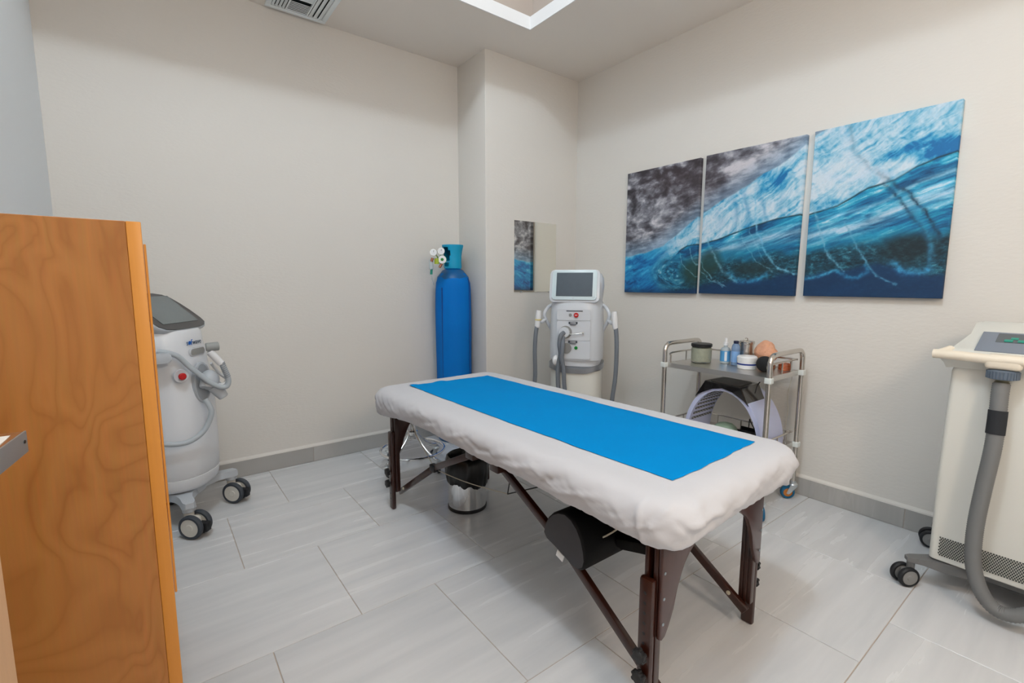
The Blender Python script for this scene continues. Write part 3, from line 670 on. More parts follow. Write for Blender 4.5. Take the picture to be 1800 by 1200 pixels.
for sx in (-1, 1):
    for sy in (-1, 1):
        def bx(g, x0, y0, z0, x1, y1, z1, bev=0.003):
            a, b = sorted((sx*x0, sx*x1)); c, d = sorted((sy*y0, sy*y1)); g.box((a, c, z0), (b, d, z1), bev=bev)
        g = G(); bx(g, 0.299, 0.798, 0, 0.322, 0.842, 0.436, 0.008); leg = g.build('leg', DARKWOOD, tb, (sx*0.006, 0, 0))
        g = G(); bx(g, 0.272, 0.798, 0.095, 0.298, 0.812, 0.60); bx(g, 0.272, 0.828, 0.095, 0.298, 0.842, 0.60); bx(g, 0.272, 0.812, 0.095, 0.278, 0.828, 0.60); g.build('leg_channel', DARKWOOD, leg)
        for z in (0.395, 0.365, 0.335, 0.305, 0.275, 0.245, 0.09, 0.06):
            g = G(); g.cyl((sx*0.3195, sy*0.82, z), (sx*0.3226, sy*0.82, z), 0.0048, 14); g.build('peg_hole', BLACK, leg)
        for z in (0.215, 0.15):
            g = G(); M = T((sx*0.322, sy*0.82, z)) @ Matrix.Rotation(sx*PI/2, 4, 'Y')
            g.lathe([(0.006, 0), (0.006, 0.008), (0.017, 0.009), (0.0185, 0.014), (0.0185, 0.022), (0.015, 0.026), (0, 0.027)], 24, M)
            for k in range(6):
                a = k*PI/3; g.cyl(M @ Vector((0.016*math.cos(a), 0.016*math.sin(a), 0.009)), M @ Vector((0.016*math.cos(a), 0.016*math.sin(a), 0.024)), 0.006, 10)
            g.build('knob', BLACK, leg)
        # corner plate on the end face
        poly = [(0.298, 0.262), (0.288, 0.256), (0.272, 0.262), (0.256, 0.285), (0.236, 0.33), (0.222, 0.38), (0.210, 0.415), (0.190, 0.450), (0.165, 0.475), (0.135, 0.49), (0.12, 0.50), (0.11, 0.60), (0.298, 0.60)]
        poly = [(sx*x, z) for x, z in poly]
        if sx > 0: poly = poly[::-1]
        y0 = sy*0.8435; y0 = y0+0.012 if sy > 0 else y0
        g = G(); g.prism(poly, 0.012, T((0, y0, 0)) @ MXZ, bev=0.003, seg=2); pl = g.build('corner_plate', GUSSM, tb, (sx*0.006, 0, 0))
        for z in (0.305, 0.38, 0.455):
            yy = sy*0.8555; g = G(); g.cyl((sx*0.286, yy, z), (sx*0.286, yy+sy*0.0016, z), 0.0042, 14); g.build('screw', ALU, pl)
        # folding brace
        g = G(); beam(g, (sx*0.258, sy*0.835, 0.075), (sx*0.258, sy*0.45, 0.335), 0.020, 0.030); beam(g, (sx*0.258, sy*0.45, 0.335), (sx*0.258, sy*0.09, 0.512), 0.020, 0.030)
        br = g.build('brace', DARKWOOD, tb, (sx*0.006, 0, 0))
        g = G(); g.box((sx*0.258-0.0145, sy*0.45-0.022, 0.318), (sx*0.258+0.0145, sy*0.45+0.022, 0.352), bev=0.004); g.build('hinge', BLACK, br)
        g = G(); g.cyl((sx*0.244, sy*0.775, 0.118), (sx*0.272, sy*0.775, 0.118), 0.0075, 16); g.cyl((sx*0.246, sy*0.775, 0.118), (sx*0.24, sy*0.775, 0.118), 0.004, 12); g.build('bolt', CORDW, br)
for x0, x1 in ((-0.30, -0.235), (0.235, 0.30)):
    for y0, y1 in ((0.06, 0.115), (-0.115, -0.06)):
        g = G(); g.box((x0, y0, 0.495), (x1, y1, 0.585), bev=0.004); g.build('centre_block', DARKWOOD, tb)
g = G()
g.tube([(-0.258, 0.46, 0.325), (-0.20, 0.25, 0.31), (-0.175, -0.02, 0.345)], 0.0022, 8); g.build('cable', CORDW, tb); g = G()
g.tube([(-0.258, 0.46, 0.335), (-0.24, 0.70, 0.46), (-0.22, 0.82, 0.58)], 0.0022, 8); g.build('cable', CORDW, tb); g = G()
g.tube([(-0.20, -0.72, 0.56), (-0.23, -0.60, 0.43), (-0.258, -0.47, 0.345)], 0.0028, 8)
g.build('cable', CORDW, tb)
g = G(); g.tube([(-0.175, -0.02, 0.345), (-0.19, -0.09, 0.585)], 0.0025, 8, smooth=1); g.build('tension_cord', CORDK, tb); g = G(); g.tube([(-0.175, -0.02, 0.345), (-0.2, -0.26, 0.47)], 0.0025, 8, smooth=1)
g.build('tension_cord', CORDK, tb)

# fitted white sheet
def ring(a, b, r, z, na=26, nb=64, nc=14):
    pts = []
    def arc(cx, cy, a0):
        for i in range(nc):
            t_ = a0+PI/2*i/nc; pts.append((cx+r*math.cos(t_), cy+r*math.sin(t_), z))
    def line(p, q, n):
        for i in range(n):
            k = i/n; pts.append((p[0]+(q[0]-p[0])*k, p[1]+(q[1]-p[1])*k, z))
    arc(a-r, b-r, 0); line((a-r, b), (-a+r, b), na); arc(-a+r, b-r, PI/2); line((-a, b-r), (-a, -b+r), nb)
    arc(-a+r, -b+r, PI); line((-a+r, -b), (a-r, -b), na); arc(a-r, -b+r, 1.5*PI); line((a, -b+r), (a, b-r), nb)
    return pts
A_, B_, R_ = 0.414, 0.932, 0.12
prof = [(0.385, 0.680, 0), (0.27, 0.680, 0), (0.19, 0.680, 0), (0.13, 0.680, 0), (0.10, 0.680, 0.02), (0.085, 0.6798, 0.06), (0.07, 0.679, 0.12), (0.056, 0.6775, 0.2), (0.044, 0.6752, 0.3), (0.034, 0.672, 0.4), (0.025, 0.668, 0.5), (0.018, 0.663, 0.6), (0.012, 0.657, 0.7), (0.007, 0.650, 0.8), (0.003, 0.642, 0.9), (0.001, 0.634, 1), (0.0, 0.626, 1), (0.0, 0.618, 1), (0.0, 0.610, 1), (0.001, 0.602, 1), (0.003, 0.594, 1), (0.006, 0.586, 1), (0.009, 0.578, 1), (0.013, 0.570, 1), (0.018, 0.563, 1), (0.025, 0.558, 0.9), (0.034, 0.556, 0.8), (0.046, 0.558, 0.6), (0.058, 0.566, 0.3)]
rings = [ring(A_-d, B_-d, max(R_-d, 0.02), z, 90, 230, 26) for d, z, k in prof]
n = len(rings[0]); arr = np.array(rings)
out = arr[17]; seglen = np.linalg.norm(np.roll(out, -1, 0)-out, axis=1); s = np.concatenate([[0], np.cumsum(seglen)[:-1]]); Ltot = float(seglen.sum())
nrm = np.roll(out, -1, 0)-np.roll(out, 1, 0); nrm = np.stack([nrm[:, 1], -nrm[:, 0]], -1); nrm /= np.linalg.norm(nrm, axis=1)[:, None]
cw = np.exp(-(((np.abs(out[:, 0])-A_)/0.16)**2+((np.abs(out[:, 1])-B_)/0.24)**2))
# creases: long soft folds running down and along the sides, gathered at the corners
rnd = random.Random(11); creases = []
cidx = [int(k) for k in np.where(cw > 0.75)[0]]
for k in range(64):
    if k < 34: s0 = s[rnd.choice(cidx)]+rnd.uniform(-0.14, 0.14)
    else: s0 = rnd.uniform(0, Ltot)
    creases.append((s0, rnd.uniform(0.54, 0.665), rnd.uniform(-2.4, 2.4) if k < 34 else rnd.choice((-1, 1))*rnd.uniform(1.5, 6), rnd.uniform(0.004, 0.011), rnd.uniform(0.02, 0.07), rnd.choice((1, 1, -1))*rnd.uniform(0.003, 0.009)))
def s_at(x, y): return float(s[int(np.argmin(np.hypot(out[:, 0]-x, out[:, 1]-y)))])
for k, y in enumerate((-0.80, -0.72, -0.63, -0.54, -0.46, -0.36, -0.25, -0.12, 0.05, 0.3)):
    creases.append((s_at(-A_, y), 0.598+0.012*(k % 3), 2.6+0.6*(k % 4), 0.0055+0.001*(k % 3), 0.075, (0.008, -0.006, 0.007)[k % 3]))
for x, z0, sl_, am in ((-0.30, 0.628, 9, 0.010), (-0.27, 0.600, 7, -0.010), (-0.20, 0.620, -5, 0.009), (-0.13, 0.600, -3, -0.006), (-0.05, 0.615, 4, 0.004)):
    creases.append((s_at(x, -B_), z0, sl_, 0.010, 0.08, am))
for k, y in enumerate((0.90, 0.86, 0.80, 0.72, 0.62)):
    creases.append((s_at(-A_, y), 0.61, -0.5-0.3*k, 0.006, 0.07, (0.007, -0.006)[k % 2]))
for k, (d, z, wgt) in enumerate(prof):
    lean = (0.68-z)*1.6
    f1 = fbm((s+lean*1.4)*7.5, np.full(n, z*10+1), 7, 3); f2 = fbm((s-lean*0.8)*22, np.full(n, z*14), 17, 3, 0.6)
    disp = ((f1-0.5)*0.018+(f2-0.5)*0.008)*wgt
    for (s0, z0, sl_, wd, ln, am) in creases:
        ds = (s-s0+Ltot/2) % Ltot-Ltot/2; dz = z-z0
        c_, s__ = 1/math.hypot(1, sl_), sl_/math.hypot(1, sl_)
        u_ = ds*s__+dz*c_; v_ = ds*c_-dz*s__      # u across/along rotated axes
        disp = disp+am*np.exp(-(v_/wd)**2-(u_/ln)**2)*min(1, wgt*1.3)
    arr[k, :, 0] += nrm[:, 0]*disp; arr[k, :, 1] += nrm[:, 1]*disp
    hem = (fbm(s*3.0, np.zeros(n), 37, 2)-0.5)*0.022+(fbm(s*14, np.zeros(n), 47, 2)-0.5)*0.010+(fbm(s*50, np.zeros(n), 48, 2)-0.5)*0.005-0.020*cw+0.004
    arr[k, :, 2] += hem*np.clip((0.66-z)/0.1, 0, 1)+disp*0.35*(wgt < 0.75)
    arr[k, :, 2] += (fbm(arr[k, :, 0]*9+3, arr[k, :, 1]*9, 57, 2)-0.5)*0.0012*(1-wgt)
sheet = thing('fitted_sheet', 'white cotton fitted sheet covering the massage table with wrinkled sides', 'sheet', (TBX+0.029, TBY, 0), math.radians(2.1))
g = G(); g.loft([[tuple(p) for p in r] for r in arr], cap=False)
g._add([tuple(p) for p in arr[0]], [tuple(range(n))])
bmesh.ops.remove_doubles(g.bm, verts=g.bm.verts, dist=1e-5)
so = g.build('cover', SHEET, sheet, smooth=180)
# disposable blue sheet
bs = thing('paper_sheet', 'bright blue disposable sheet laid flat along the white table cover', 'sheet', (1.37, 1.54, 0.682))
Ac, Bc, Cc, Dc = (1.088, 2.343), (1.596, 2.318), (1.657, 0.756), (1.137, 0.738)
nu, nv = 60, 160; vs = []; fs = []
for j in range(nv+1):
    v = j/nv
    for i in range(nu+1):
        u = i/nu
        x = (Ac[0]*(1-u)+Bc[0]*u)*(1-v)+(Dc[0]*(1-u)+Cc[0]*u)*v; y = (Ac[1]*(1-u)+Bc[1]*u)*(1-v)+(Dc[1]*(1-u)+Cc[1]*u)*v
        eu = 1 if u in (0, 1) else 0
        wob = float(fbm(np.array(v*9+i//max(1, nu)*5.0), np.array(1.5), 63, 3))-0.5
        x += (wob*0.016)*(abs(2*u-1)**6)
        wb2 = float(fbm(np.array(u*7.0), np.array(v*2+3.3), 64, 3))-0.5
        far = max(0, 1-v*14); y += wb2*(0.020 if v < 0.5 else 0.014)*(abs(2*v-1)**10)
        ed_ = min(u, 1-u, v*3, (1-v)*3); z = 0.0004+(0.0006+0.0022*float(fbm(np.array(u*5), np.array(v*14), 65, 2)))*min(1, ed_*12)+0.006*far*max(0, math.sin(u*19+1))*(1 if u < 0.62 else 0.15)
        vs.append((x-1.37, y-1.54, z))
for j in range(nv):
    for i in range(nu):
        a = j*(nu+1)+i; fs.append((a, a+1, a+nu+2, a+nu+1))
g = G(); g._add(vs, fs); bo = g.build('sheet_layer', BLUEP, bs, smooth=180)
mdf = bo.modifiers.new('thick', 'SOLIDIFY'); mdf.thickness = 0.0004; mdf.offset = 1

# bolster and flat pad on the braces
t = thing('bolster_cushion', 'black half-round bolster cushion with grey suede end, stored under the table', 'cushion', (1.02, 1.05, 0.32))
cap_ = [(0.105, 0.068), (0.098, 0.10), (0.082, 0.130), (0.060, 0.153), (0.032, 0.170), (0.0, 0.178), (-0.032, 0.170), (-0.058, 0.150), (-0.078, 0.120), (-0.092, 0.082), (-0.096, 0.050), (-0.090, 0.026), (-0.072, 0.012), (-0.045, 0.010), (0.0, 0.026), (0.05, 0.042), (0.09, 0.052)]
g = G(); rs = []
for x, sc_ in ((0.0, 0.93), (0.003, 0.97), (0.010, 1.0), (0.60, 1.0), (0.607, 0.97), (0.61, 0.93)):
    rs.append([(x, y*sc_, 0.09+(z-0.09)*sc_) for y, z in cap_])
g.loft(rs, cap=True); g.build('cushion_body', VINYL, t, smooth=50)
g = G(); g.prism([(y*0.92, 0.09+(z-0.09)*0.92) for y, z in cap_][::-1], 0.002, T((-0.0015, 0, 0)) @ MYZ); g.build('end_cap', SUEDE, t, smooth=0)
g = G(); g.box((0.006, -0.002, 0.012), (0.010, 0.030, 0.036), M=T((0, 0.02, -0.012)) @ Matrix.Rotation(0.3, 4, 'X')); g.build('care_tag', WHITEP, t, smooth=0)
t = thing('flat_cushion', 'thin black pad with rounded corner tucked under the table beside the near leg', 'cushion', (1.22, 0.855, 0.42))
g = G(); g.prism(rrect(-0.10, -0.09, 0.28, 0.09, 0.04), 0.03, Matrix.Rotation(-0.28, 4, 'X'), bev=0.006, seg=2); g.build('pad', VINYL, t)

# ================================================================ BIN
t = thing('waste_bin', 'round polished steel waste bin lined with a black bag under the table', 'bin', (1.335, 2.15, 0))
g = G(); g.lathe([(0.102, 0.012), (0.104, 0.014), (0.106, 0.25), (0.104, 0.28), (0.101, 0.28), (0.103, 0.25), (0.099, 0.02)], 56); g.build('drum', CHROME, t)
g = G(); g.lathe([(0.103, 0), (0.107, 0.002), (0.107, 0.016), (0.104, 0.02), (0.098, 0.02)], 56); g.build('base_ring', BLACK, t)
g = G(); n = 120; rs = []
pf = [(0.109, 0.150, 1), (0.112, 0.158, 1), (0.117, 0.19, .9), (0.121, 0.23, .7), (0.119, 0.27, .5), (0.112, 0.295, .3), (0.106, 0.30, .2), (0.098, 0.285, .3), (0.092, 0.24, .3), (0.085, 0.18, .3), (0.0, 0.17, 0)]
for r, z, k in pf:
    row = []
    for i in range(n):
        a = 2*PI*i/n; q = float(fbm(np.array(math.cos(a)*4+5), np.array(math.sin(a)*4+z*9), 71, 3))-0.5; q2 = float(fbm(np.array(math.cos(a)*9+5), np.array(math.sin(a)*9+z*14), 72, 3))-0.5
        rr_ = r+(q*0.022+q2*0.014)*k; hz = (float(fbm(np.array(math.cos(a)*2+9), np.array(math.sin(a)*2), 73, 3))-0.5)*0.07*(1 if z < 0.17 and r > 0.1 else 0)
        row.append((rr_*math.cos(a), rr_*math.sin(a), z+hz))
    rs.append(row)
g.loft(rs, cap=False); g.build('bin_bag', BAGM, t, smooth=60)

# ================================================================ STOOL (chrome base)
t = thing('rolling_stool', 'low chrome rolling stool with a ring base behind the far table legs', 'stool', (1.345, 2.855, 0))
g = G(); ringp = [(0.21*math.cos(a), 0.21*math.sin(a), 0.125) for a in [2*PI*i/28 for i in range(28)]]; g.tube(ringp, 0.0085, 10, smooth=1, closed=True); g.build('foot_ring', CHROME, t)
for k, a in enumerate((math.radians(200), math.radians(290), math.radians(20), math.radians(110))):
    c, s_ = math.cos(a), math.sin(a)
    g = G(); g.tube([(0.018*c, 0.018*s_, 0.44), (0.022*c, 0.022*s_, 0.34), (0.026*c, 0.026*s_, 0.25), (0.045*c, 0.045*s_, 0.21), (0.12*c, 0.12*s_, 0.14), (0.19*c, 0.19*s_, 0.098), (0.232*c, 0.232*s_, 0.088)], 0.0105, 12); g.build('leg', CHROME, t)
    fork_caster(t, 0.232*c, 0.232*s_, a+0.9, R=0.026, wdt=0.018, tyre=RUBBER, hub=HUBG, top=0.088)
g = G(); g.cyl((0, 0, 0.24), (0, 0, 0.45), 0.016, 20); g.lathe([(0.045, 0.44), (0.05, 0.444), (0.05, 0.45), (0.03, 0.455)], 24); g.lathe([(0.03, 0.225), (0.036, 0.23), (0.036, 0.25), (0.03, 0.255)], 24); g.build('column', CHROME, t)
g = G(); g.lathe([(0.0, 0.452), (0.15, 0.452), (0.165, 0.462), (0.168, 0.48), (0.16, 0.497), (0.13, 0.504), (0, 0.506)], 48); g.build('seat', VINYL, t)

# ================================================================ GAS CYLINDER
t = thing('oxygen_cylinder', 'tall blue gas cylinder with cyan cap standing in the corner by the pillar', 'gas cylinder', (1.884, 3.210, 0))
g = G(); g.lathe([(0.125, 0), (0.130, 0.01), (0.130, 1.2), (0.12, 1.28), (0.08, 1.33), (0.05, 1.345), (0.045, 1.36)], 48); g.build('tank', mat('tank_paint', srgb(0, 90, 150), 0.4), t)
g = G(); rs = []
for z, r in ((0.02, 0.134), (0.2, 0.137), (0.4, 0.138), (0.6, 0.137), (0.8, 0.137), (1.0, 0.138), (1.1, 0.137), (1.18, 0.136), (1.235, 0.133), (1.275, 0.120), (1.305, 0.098), (1.325, 0.075), (1.335, 0.062), (1.345, 0.06)):
    row = []
    for i in range(72):
        a = 2*PI*i/72; q = float(fbm(np.array(math.cos(a)*2+4), np.array(math.sin(a)*2+z*2.5), 81, 3))-0.5
        rr_ = r+q*0.012+(0.006*math.exp(-((a-3.6)/0.12)**2) if z < 1.2 else 0)
        row.append((rr_*math.cos(a), rr_*math.sin(a), z))
    rs.append(row)
g.loft(rs, cap=False); g.build('cloth_cover', CYLBLUE, t, smooth=60)
g = G(); g.tube([(0.139*math.cos(5.25), 0.139*math.sin(5.25), z) for z in (0.03, 0.4, 0.8, 1.2)]+[(0.128*math.cos(5.25), 0.128*math.sin(5.25), 1.27)], 0.0035, 8)
g.tube([(0.141*math.cos(3.55), 0.141*math.sin(3.55), z) for z in (0.03, 0.4, 0.8, 1.2)], 0.004, 8); g.build('seam', CYLDARK, t)
g = G()   # open guard cap, wider at top with a cut-out on the left
n = 56; outer = []; inner = []
for z, r in ((1.345, 0.066), (1.36, 0.068), (1.40, 0.066), (1.44, 0.067), (1.48, 0.073), (1.512, 0.081), (1.522, 0.081)):
    outer.append((z, r))
vs = []; fs = []
for z, r in outer:
    for i in range(n):
        a = 2*PI*i/n; vs.append((r*math.cos(a), r*math.sin(a), z))
    for i in range(n):
        a = 2*PI*i/n; vs.append(((r-0.006)*math.cos(a), (r-0.006)*math.sin(a), z))
def hole(k, i):
    a = 2*PI*(i+0.5)/n; d = abs((a-3.35+PI) % (2*PI)-PI)
    return (1 <= k <= 4) and d < [0, 0.36, 0.50, 0.56, 0.36][k]
for k in range(len(outer)-1):
    for i in range(n):
        j = (i+1) % n; o0, o1 = k*2*n, (k+1)*2*n
        if hole(k, i): continue
        fs.append((o0+i, o0+j, o1+j, o1+i)); fs.append((o0+n+i, o1+n+i, o1+n+j, o0+n+j))
for k in (0, len(outer)-1):
    for i in range(n):
        j = (i+1) % n; o0 = k*2*n; fs.append((o0+i, o0+j, o0+n+j, o0+n+i))
g._add(vs, fs)
g.lathe([(0.0, 1.505), (0.079, 1.505), (0.079, 1.521), (0.0, 1.521)], 48, cap=False)
g.build('guard_cap', CAPBLUE, t, smooth=40)
brass = mat('dark_brass', srgb(70, 66, 58), 0.4, 0.8)
g = G(); g.cyl((0, 0, 1.34), (0, 0, 1.45), 0.017, 20); g.cyl((0, 0, 1.42), (0, 0, 1.46), 0.026, 20); g.cyl((-0.055, -0.035, 1.39), (0, 0, 1.39), 0.013, 16); g.build('valve', brass, t)
# regulator hangs off the valve to the left
cx, cy = -0.18, -0.11
rg = G(); rg.cyl((-0.04, -0.03, 1.392), (cx+0.02, cy+0.01, 1.392), 0.008, 16); rg.cyl((cx-0.02, cy, 1.40), (cx+0.03, cy, 1.40), 0.016, 20); rg.tube([(cx, cy, 1.40), (cx-0.02, cy-0.005, 1.425), (cx-0.035, cy-0.01, 1.44)], 0.006, 8); rg.tube([(cx, cy, 1.40), (cx+0.008, cy-0.005, 1.43), (cx+0.01, cy-0.01, 1.45)], 0.006, 8)
reg = rg.build('regulator', CHROME, t)
dirv = Vector((-0.48, -0.877, 0))   # faces the room
def gauge(x, y, z, r):
    g = G(); c = Vector((x, y, z)); g.cyl(c, c+dirv*0.022, r, 32, bev=0.002); o = g.build('gauge', CHROME, reg)
def disc(name, x, y, z, r, off, th, m_, par):
    g = G(); c = Vector((x, y, z)); g.cyl(c+dirv*off, c+dirv*(off+th), r, 32); return g.build(name, m_, par)
for (x, z) in ((cx-0.050, 1.452), (cx+0.013, 1.463)):
    gauge(x, cy-0.01, z, 0.026); disc('gauge_face', x, cy-0.01, z, 0.022, 0.0222, 0.001, LABELW, reg)
    g = G(); c = Vector((x, cy-0.01, z))+dirv*0.0236; g.tube([c, c+Vector((0.003, 0, 0.016))], 0.0013, 6, smooth=1); g.build('needle', BLACK, reg)
disc('flow_knob', cx+0.015, cy-0.02, 1.402, 0.029, 0.0, 0.03, WHITEP, reg); disc('flow_ring', cx+0.015, cy-0.02, 1.402, 0.032, 0.0, 0.012, GREEN, reg); disc('flow_mark', cx+0.015, cy-0.02, 1.402, 0.011, 0.0302, 0.001, GREEN, reg)
g = G(); g.cyl((cx-0.03, cy-0.02, 1.37), (cx-0.03, cy-0.02, 1.41), 0.017, 20); g.build('adapter', YELLOW, reg)
g = G(); g.cyl((cx-0.075, cy-0.02, 1.33), (cx-0.075, cy-0.02, 1.40), 0.015, 20, bev=0.004); g.tube([(cx-0.07, cy-0.02, 1.40), (cx-0.05, cy-0.02, 1.41), (cx-0.03, cy-0.02, 1.40)], 0.006, 8); g.build('flow_tube', LENS, reg)
g = G(); g.cyl((cx-0.075, cy-0.02, 1.295), (cx-0.072, cy-0.02, 1.335), 0.009, 14); g.build('outlet', mat('teal_outlet', srgb(30, 140, 120), 0.4), reg)
g = G(); g.cyl((cx-0.012, cy-0.03, 1.345), (cx+0.004, cy-0.03, 1.372), 0.009, 14); g.cyl((cx-0.078, cy-0.03, 1.385), (cx-0.068, cy-0.03, 1.41), 0.010, 14); g.build('nut', mat('copper_nut', srgb(150, 96, 74), 0.35, 0.8), reg)
g = G(); g.tube([(cx-0.072, cy-0.02, 1.297), (cx-0.068, cy-0.02, 1.26), (cx-0.052, cy-0.01, 1.22)], 0.002, 6); g.build('thin_tube', LENS, reg)

# ================================================================ WHITE MACHINE BY THE PILLAR
t = thing('laser_machine', 'white treatment machine with tilted tablet screen standing by the wall mirror', 'machine', (2.417, 2.39, 0), math.radians(-51.5))
g = G(); g.loft([superring(0, 0, z, a, b, 3.4) for z, a, b in ((0.13, 0.175, 0.165), (0.16, 0.180, 0.172), (0.4, 0.180, 0.174), (0.635, 0.178, 0.172))]); g.build('lower_column', MCREAM, t)
g = G(); g.box((-0.2, -0.19, 0.085), (0.2, 0.2, 0.128), bev=0.02, seg=3); g.build('base_plate', MGREY, t)
for sx in (-1, 1):
    for sy in (-1, 1): twin_caster(t, sx*0.165, sy*0.155-0.01, 0.5*sx, R=0.036, stemz=0.09)
def bandring(z): return [(x, y, z-(0.022 if y < 0 else 0.0)*max(0, 1-(x/0.15)**4)) for x, y, _ in superring(0, 0, z, 0.190, 0.186, 3.4, 96)]
g = G(); g.loft([bandring(0.645), bandring(0.650), bandring(0.675), bandring(0.680)]); g.build('silver_band', BAND, t)
g = G(); g.loft([superring(0, 0, z, a, b, 3.2) for z, a, b in ((0.668, 0.168, 0.165), (0.705, 0.172, 0.168), (0.71, 0.184, 0.18), (0.80, 0.187, 0.184), (0.95, 0.184, 0.182), (1.05, 0.180, 0.178), (1.10, 0.176, 0.17), (1.13, 0.165, 0.16))]); g.build('upper_body', MWHITE, t)
# head cradle behind the screen
g = G(); rs = []
for z, a, b, cy_ in ((1.10, 0.170, 0.13, 0.02), (1.16, 0.176, 0.125, 0.03), (1.22, 0.180, 0.115, 0.045), (1.27, 0.176, 0.10, 0.06), (1.30, 0.160, 0.08, 0.07), (1.312, 0.13, 0.055, 0.075)): rs.append(superring(0, cy_, z, a, b, 3.2))
g.loft(rs); g.build('head', MWHITE, t)
MS = T((-0.008, -0.150, 1.218)) @ Matrix.Rotation(math.radians(-14), 4, 'X')
g = G(); g.prism(rrect(-0.168, -0.112, 0.168, 0.112, 0.028), 0.024, MS @ T((0, 0.030, 0)) @ MXZ, bev=0.006, seg=2); scr = g.build('screen_housing', MWHITE, t)
g = G(); g.prism(rrect(-0.150, -0.100, 0.150, 0.104, 0.018), 0.012, MS @ T((0, 0.006, 0.002)) @ MXZ, bev=0.004, seg=2); g.build('screen_bezel', mat('bezel_ice', srgb(206, 222, 226), 0.25), scr)
g = G(); g.box((-0.122, -0.0075, -0.075), (0.122, -0.0055, 0.088), M=MS); g.build('screen', SCREEN, scr, smooth=0)
g = G(); g.box((-0.012, -0.0072, -0.092), (-0.004, -0.006, -0.084), M=MS); g.box((-0.002, -0.0072, -0.092), (0.001, -0.006, -0.084), M=MS); g.build('screen_mark', MGREY, scr, smooth=0)
for (z0, z1) in ((0.985, 1.058), (0.850, 0.982), (0.722, 0.847)):
    g = G(); g.prism(rrect(-0.118, z0, 0.108, z1, 0.008), 0.006, T((0, -0.181, 0)) @ MXZ, bev=0.0015); g.build('front_panel', MWHITE, t)
g = G(); g.box((-0.055, -0.1886, 1.046), (0.055, -0.1870, 1.052)); g.build('slot', RUBBER, t, smooth=0)
def fdisc(nm, x, z, r, d0, d1, m_, par, n=28):
    g = G(); g.cyl((x, -d0, z), (x, -d1, z), r, n, bev=min(0.002, r*0.2)); return g.build(nm, m_, par)
fdisc('key_switch', -0.028, 1.022, 0.010, 0.186, 0.192, HUBG, t)
st = fdisc('stop_button', 0.012, 1.022, 0.016, 0.186, 0.200, RED, t)
g = G(); g.box((-0.008+0.012, -0.2012, 1.020), (0.008+0.012, -0.2, 1.024), M=None); g.build('arrow_mark', WHITEP, st, smooth=0)
for z in (0.966, 0.838):
    g = G(); g.box((-0.028, -0.198, z-0.012), (0.012, -0.186, z+0.008), bev=0.003); lt = g.build('latch', BAND, t)
    g = G(); g.box((-0.038, -0.194, z-0.004), (0.022, -0.186, z+0.010)); g.build('latch_recess', RUBBER, lt, smooth=0)
fdisc('green_button', 0.014, 0.800, 0.0115, 0.186, 0.194, GREEN, t)
sk = fdisc('hose_socket', -0.065, 0.905, 0.036, 0.184, 0.222, MWHITE, t)
g = G(); g.lathe([(0.037, 0), (0.043, 0), (0.043, 0.006), (0.037, 0.006)], 36, T((-0.058, -0.184, 0.905)) @ Matrix.Rotation(PI/2, 4, 'X')); g.build('socket_ring', HUBG, sk)
g = G(); g.tube([(-0.03, -0.205, 0.893), (0.02, -0.206, 0.897), (0.058, -0.20, 0.903)], 0.0028, 8); g.sph((0.060, -0.2, 0.904), 0.007, 12); g.build('lever', STEEL, sk)
g = G(); g.lathe([(0.031, 0), (0.036, 0), (0.036, 0.008), (0.031, 0.008)], 36, T((-0.052, -0.184, 0.795)) @ Matrix.Rotation(PI/2, 4, 'X')); g.build('socket_ring', HUBG, t)
g = G(); g.sph((-0.118, -0.205, 0.712), 0.030, 20, (0.9, 0.7, 1.2)); g.build('connector_cap', WHITEP, t)
g = G(); g.tube([(-0.066, -0.222, 0.905), (-0.082, -0.250, 0.885), (-0.090, -0.252, 0.83), (-0.084, -0.24, 0.76), (-0.098, -0.235, 0.69), (-0.100, -0.235, 0.60), (-0.094, -0.235, 0.50), (-0.088, -0.22, 0.38), (-0.08, -0.21, 0.25), (-0.06, -0.20, 0.15)], 0.0145, 14); g.build('hose', HOSE, t)
g = G(); g.tube([(-0.070, -0.230, 0.875), (-0.066, -0.262, 0.82), (-0.070, -0.266, 0.74), (-0.058, -0.262, 0.66), (-0.052, -0.262, 0.56), (-0.040, -0.262, 0.46), (-0.03, -0.25, 0.34), (-0.02, -0.24, 0.2), (0.0, -0.23, 0.12)], 0.0145, 14); g.build('hose', HOSE, t)
for sx in (-1, 1):
    g = G(); g.tube([(sx*0.175, -0.02, 1.085), (sx*0.205, -0.05, 1.062), (sx*0.225, -0.07, 1.02), (sx*0.215, -0.06, 0.975), (sx*0.178, -0.02, 0.90)], 0.012, 12); g.tube([(sx*0.215, -0.06, 0.985), (sx*0.24, -0.09, 0.965), (sx*0.262, -0.10, 0.975)], 0.012, 10)
    h = g.build('side_holder', MWHITE, t)
    g = G(); g.tube([(sx*0.258, -0.11, 1.045), (sx*0.262, -0.11, 1.0), (sx*0.268, -0.11, 0.94), (sx*0.272, -0.11, 0.925)], 0.02, 16, rad=[0.018, 0.021, 0.019, 0.014]); hp = g.build('handpiece', WHITEP, t)
    if sx < 0:
        g = G(); g.lathe([(0.0205, 0), (0.0235, 0.002), (0.0235, 0.008), (0.0205, 0.010)], 20, T((sx*0.263, -0.11, 0.975))); g.build('handpiece_ring', mat('pale_yellow', srgb(226, 208, 140), 0.5), hp)
    g = G(); g.tube([(sx*0.272, -0.11, 0.932), (sx*0.279, -0.12, 0.86), (sx*0.282, -0.125, 0.75), (sx*0.278, -0.125, 0.6), (sx*(0.282 if sx < 0 else 0.262), -0.12, 0.45), (sx*0.25, -0.11, 0.3), (sx*0.20, -0.08, 0.2)], 0.0145, 14); g.build('hose', HOSE, t)

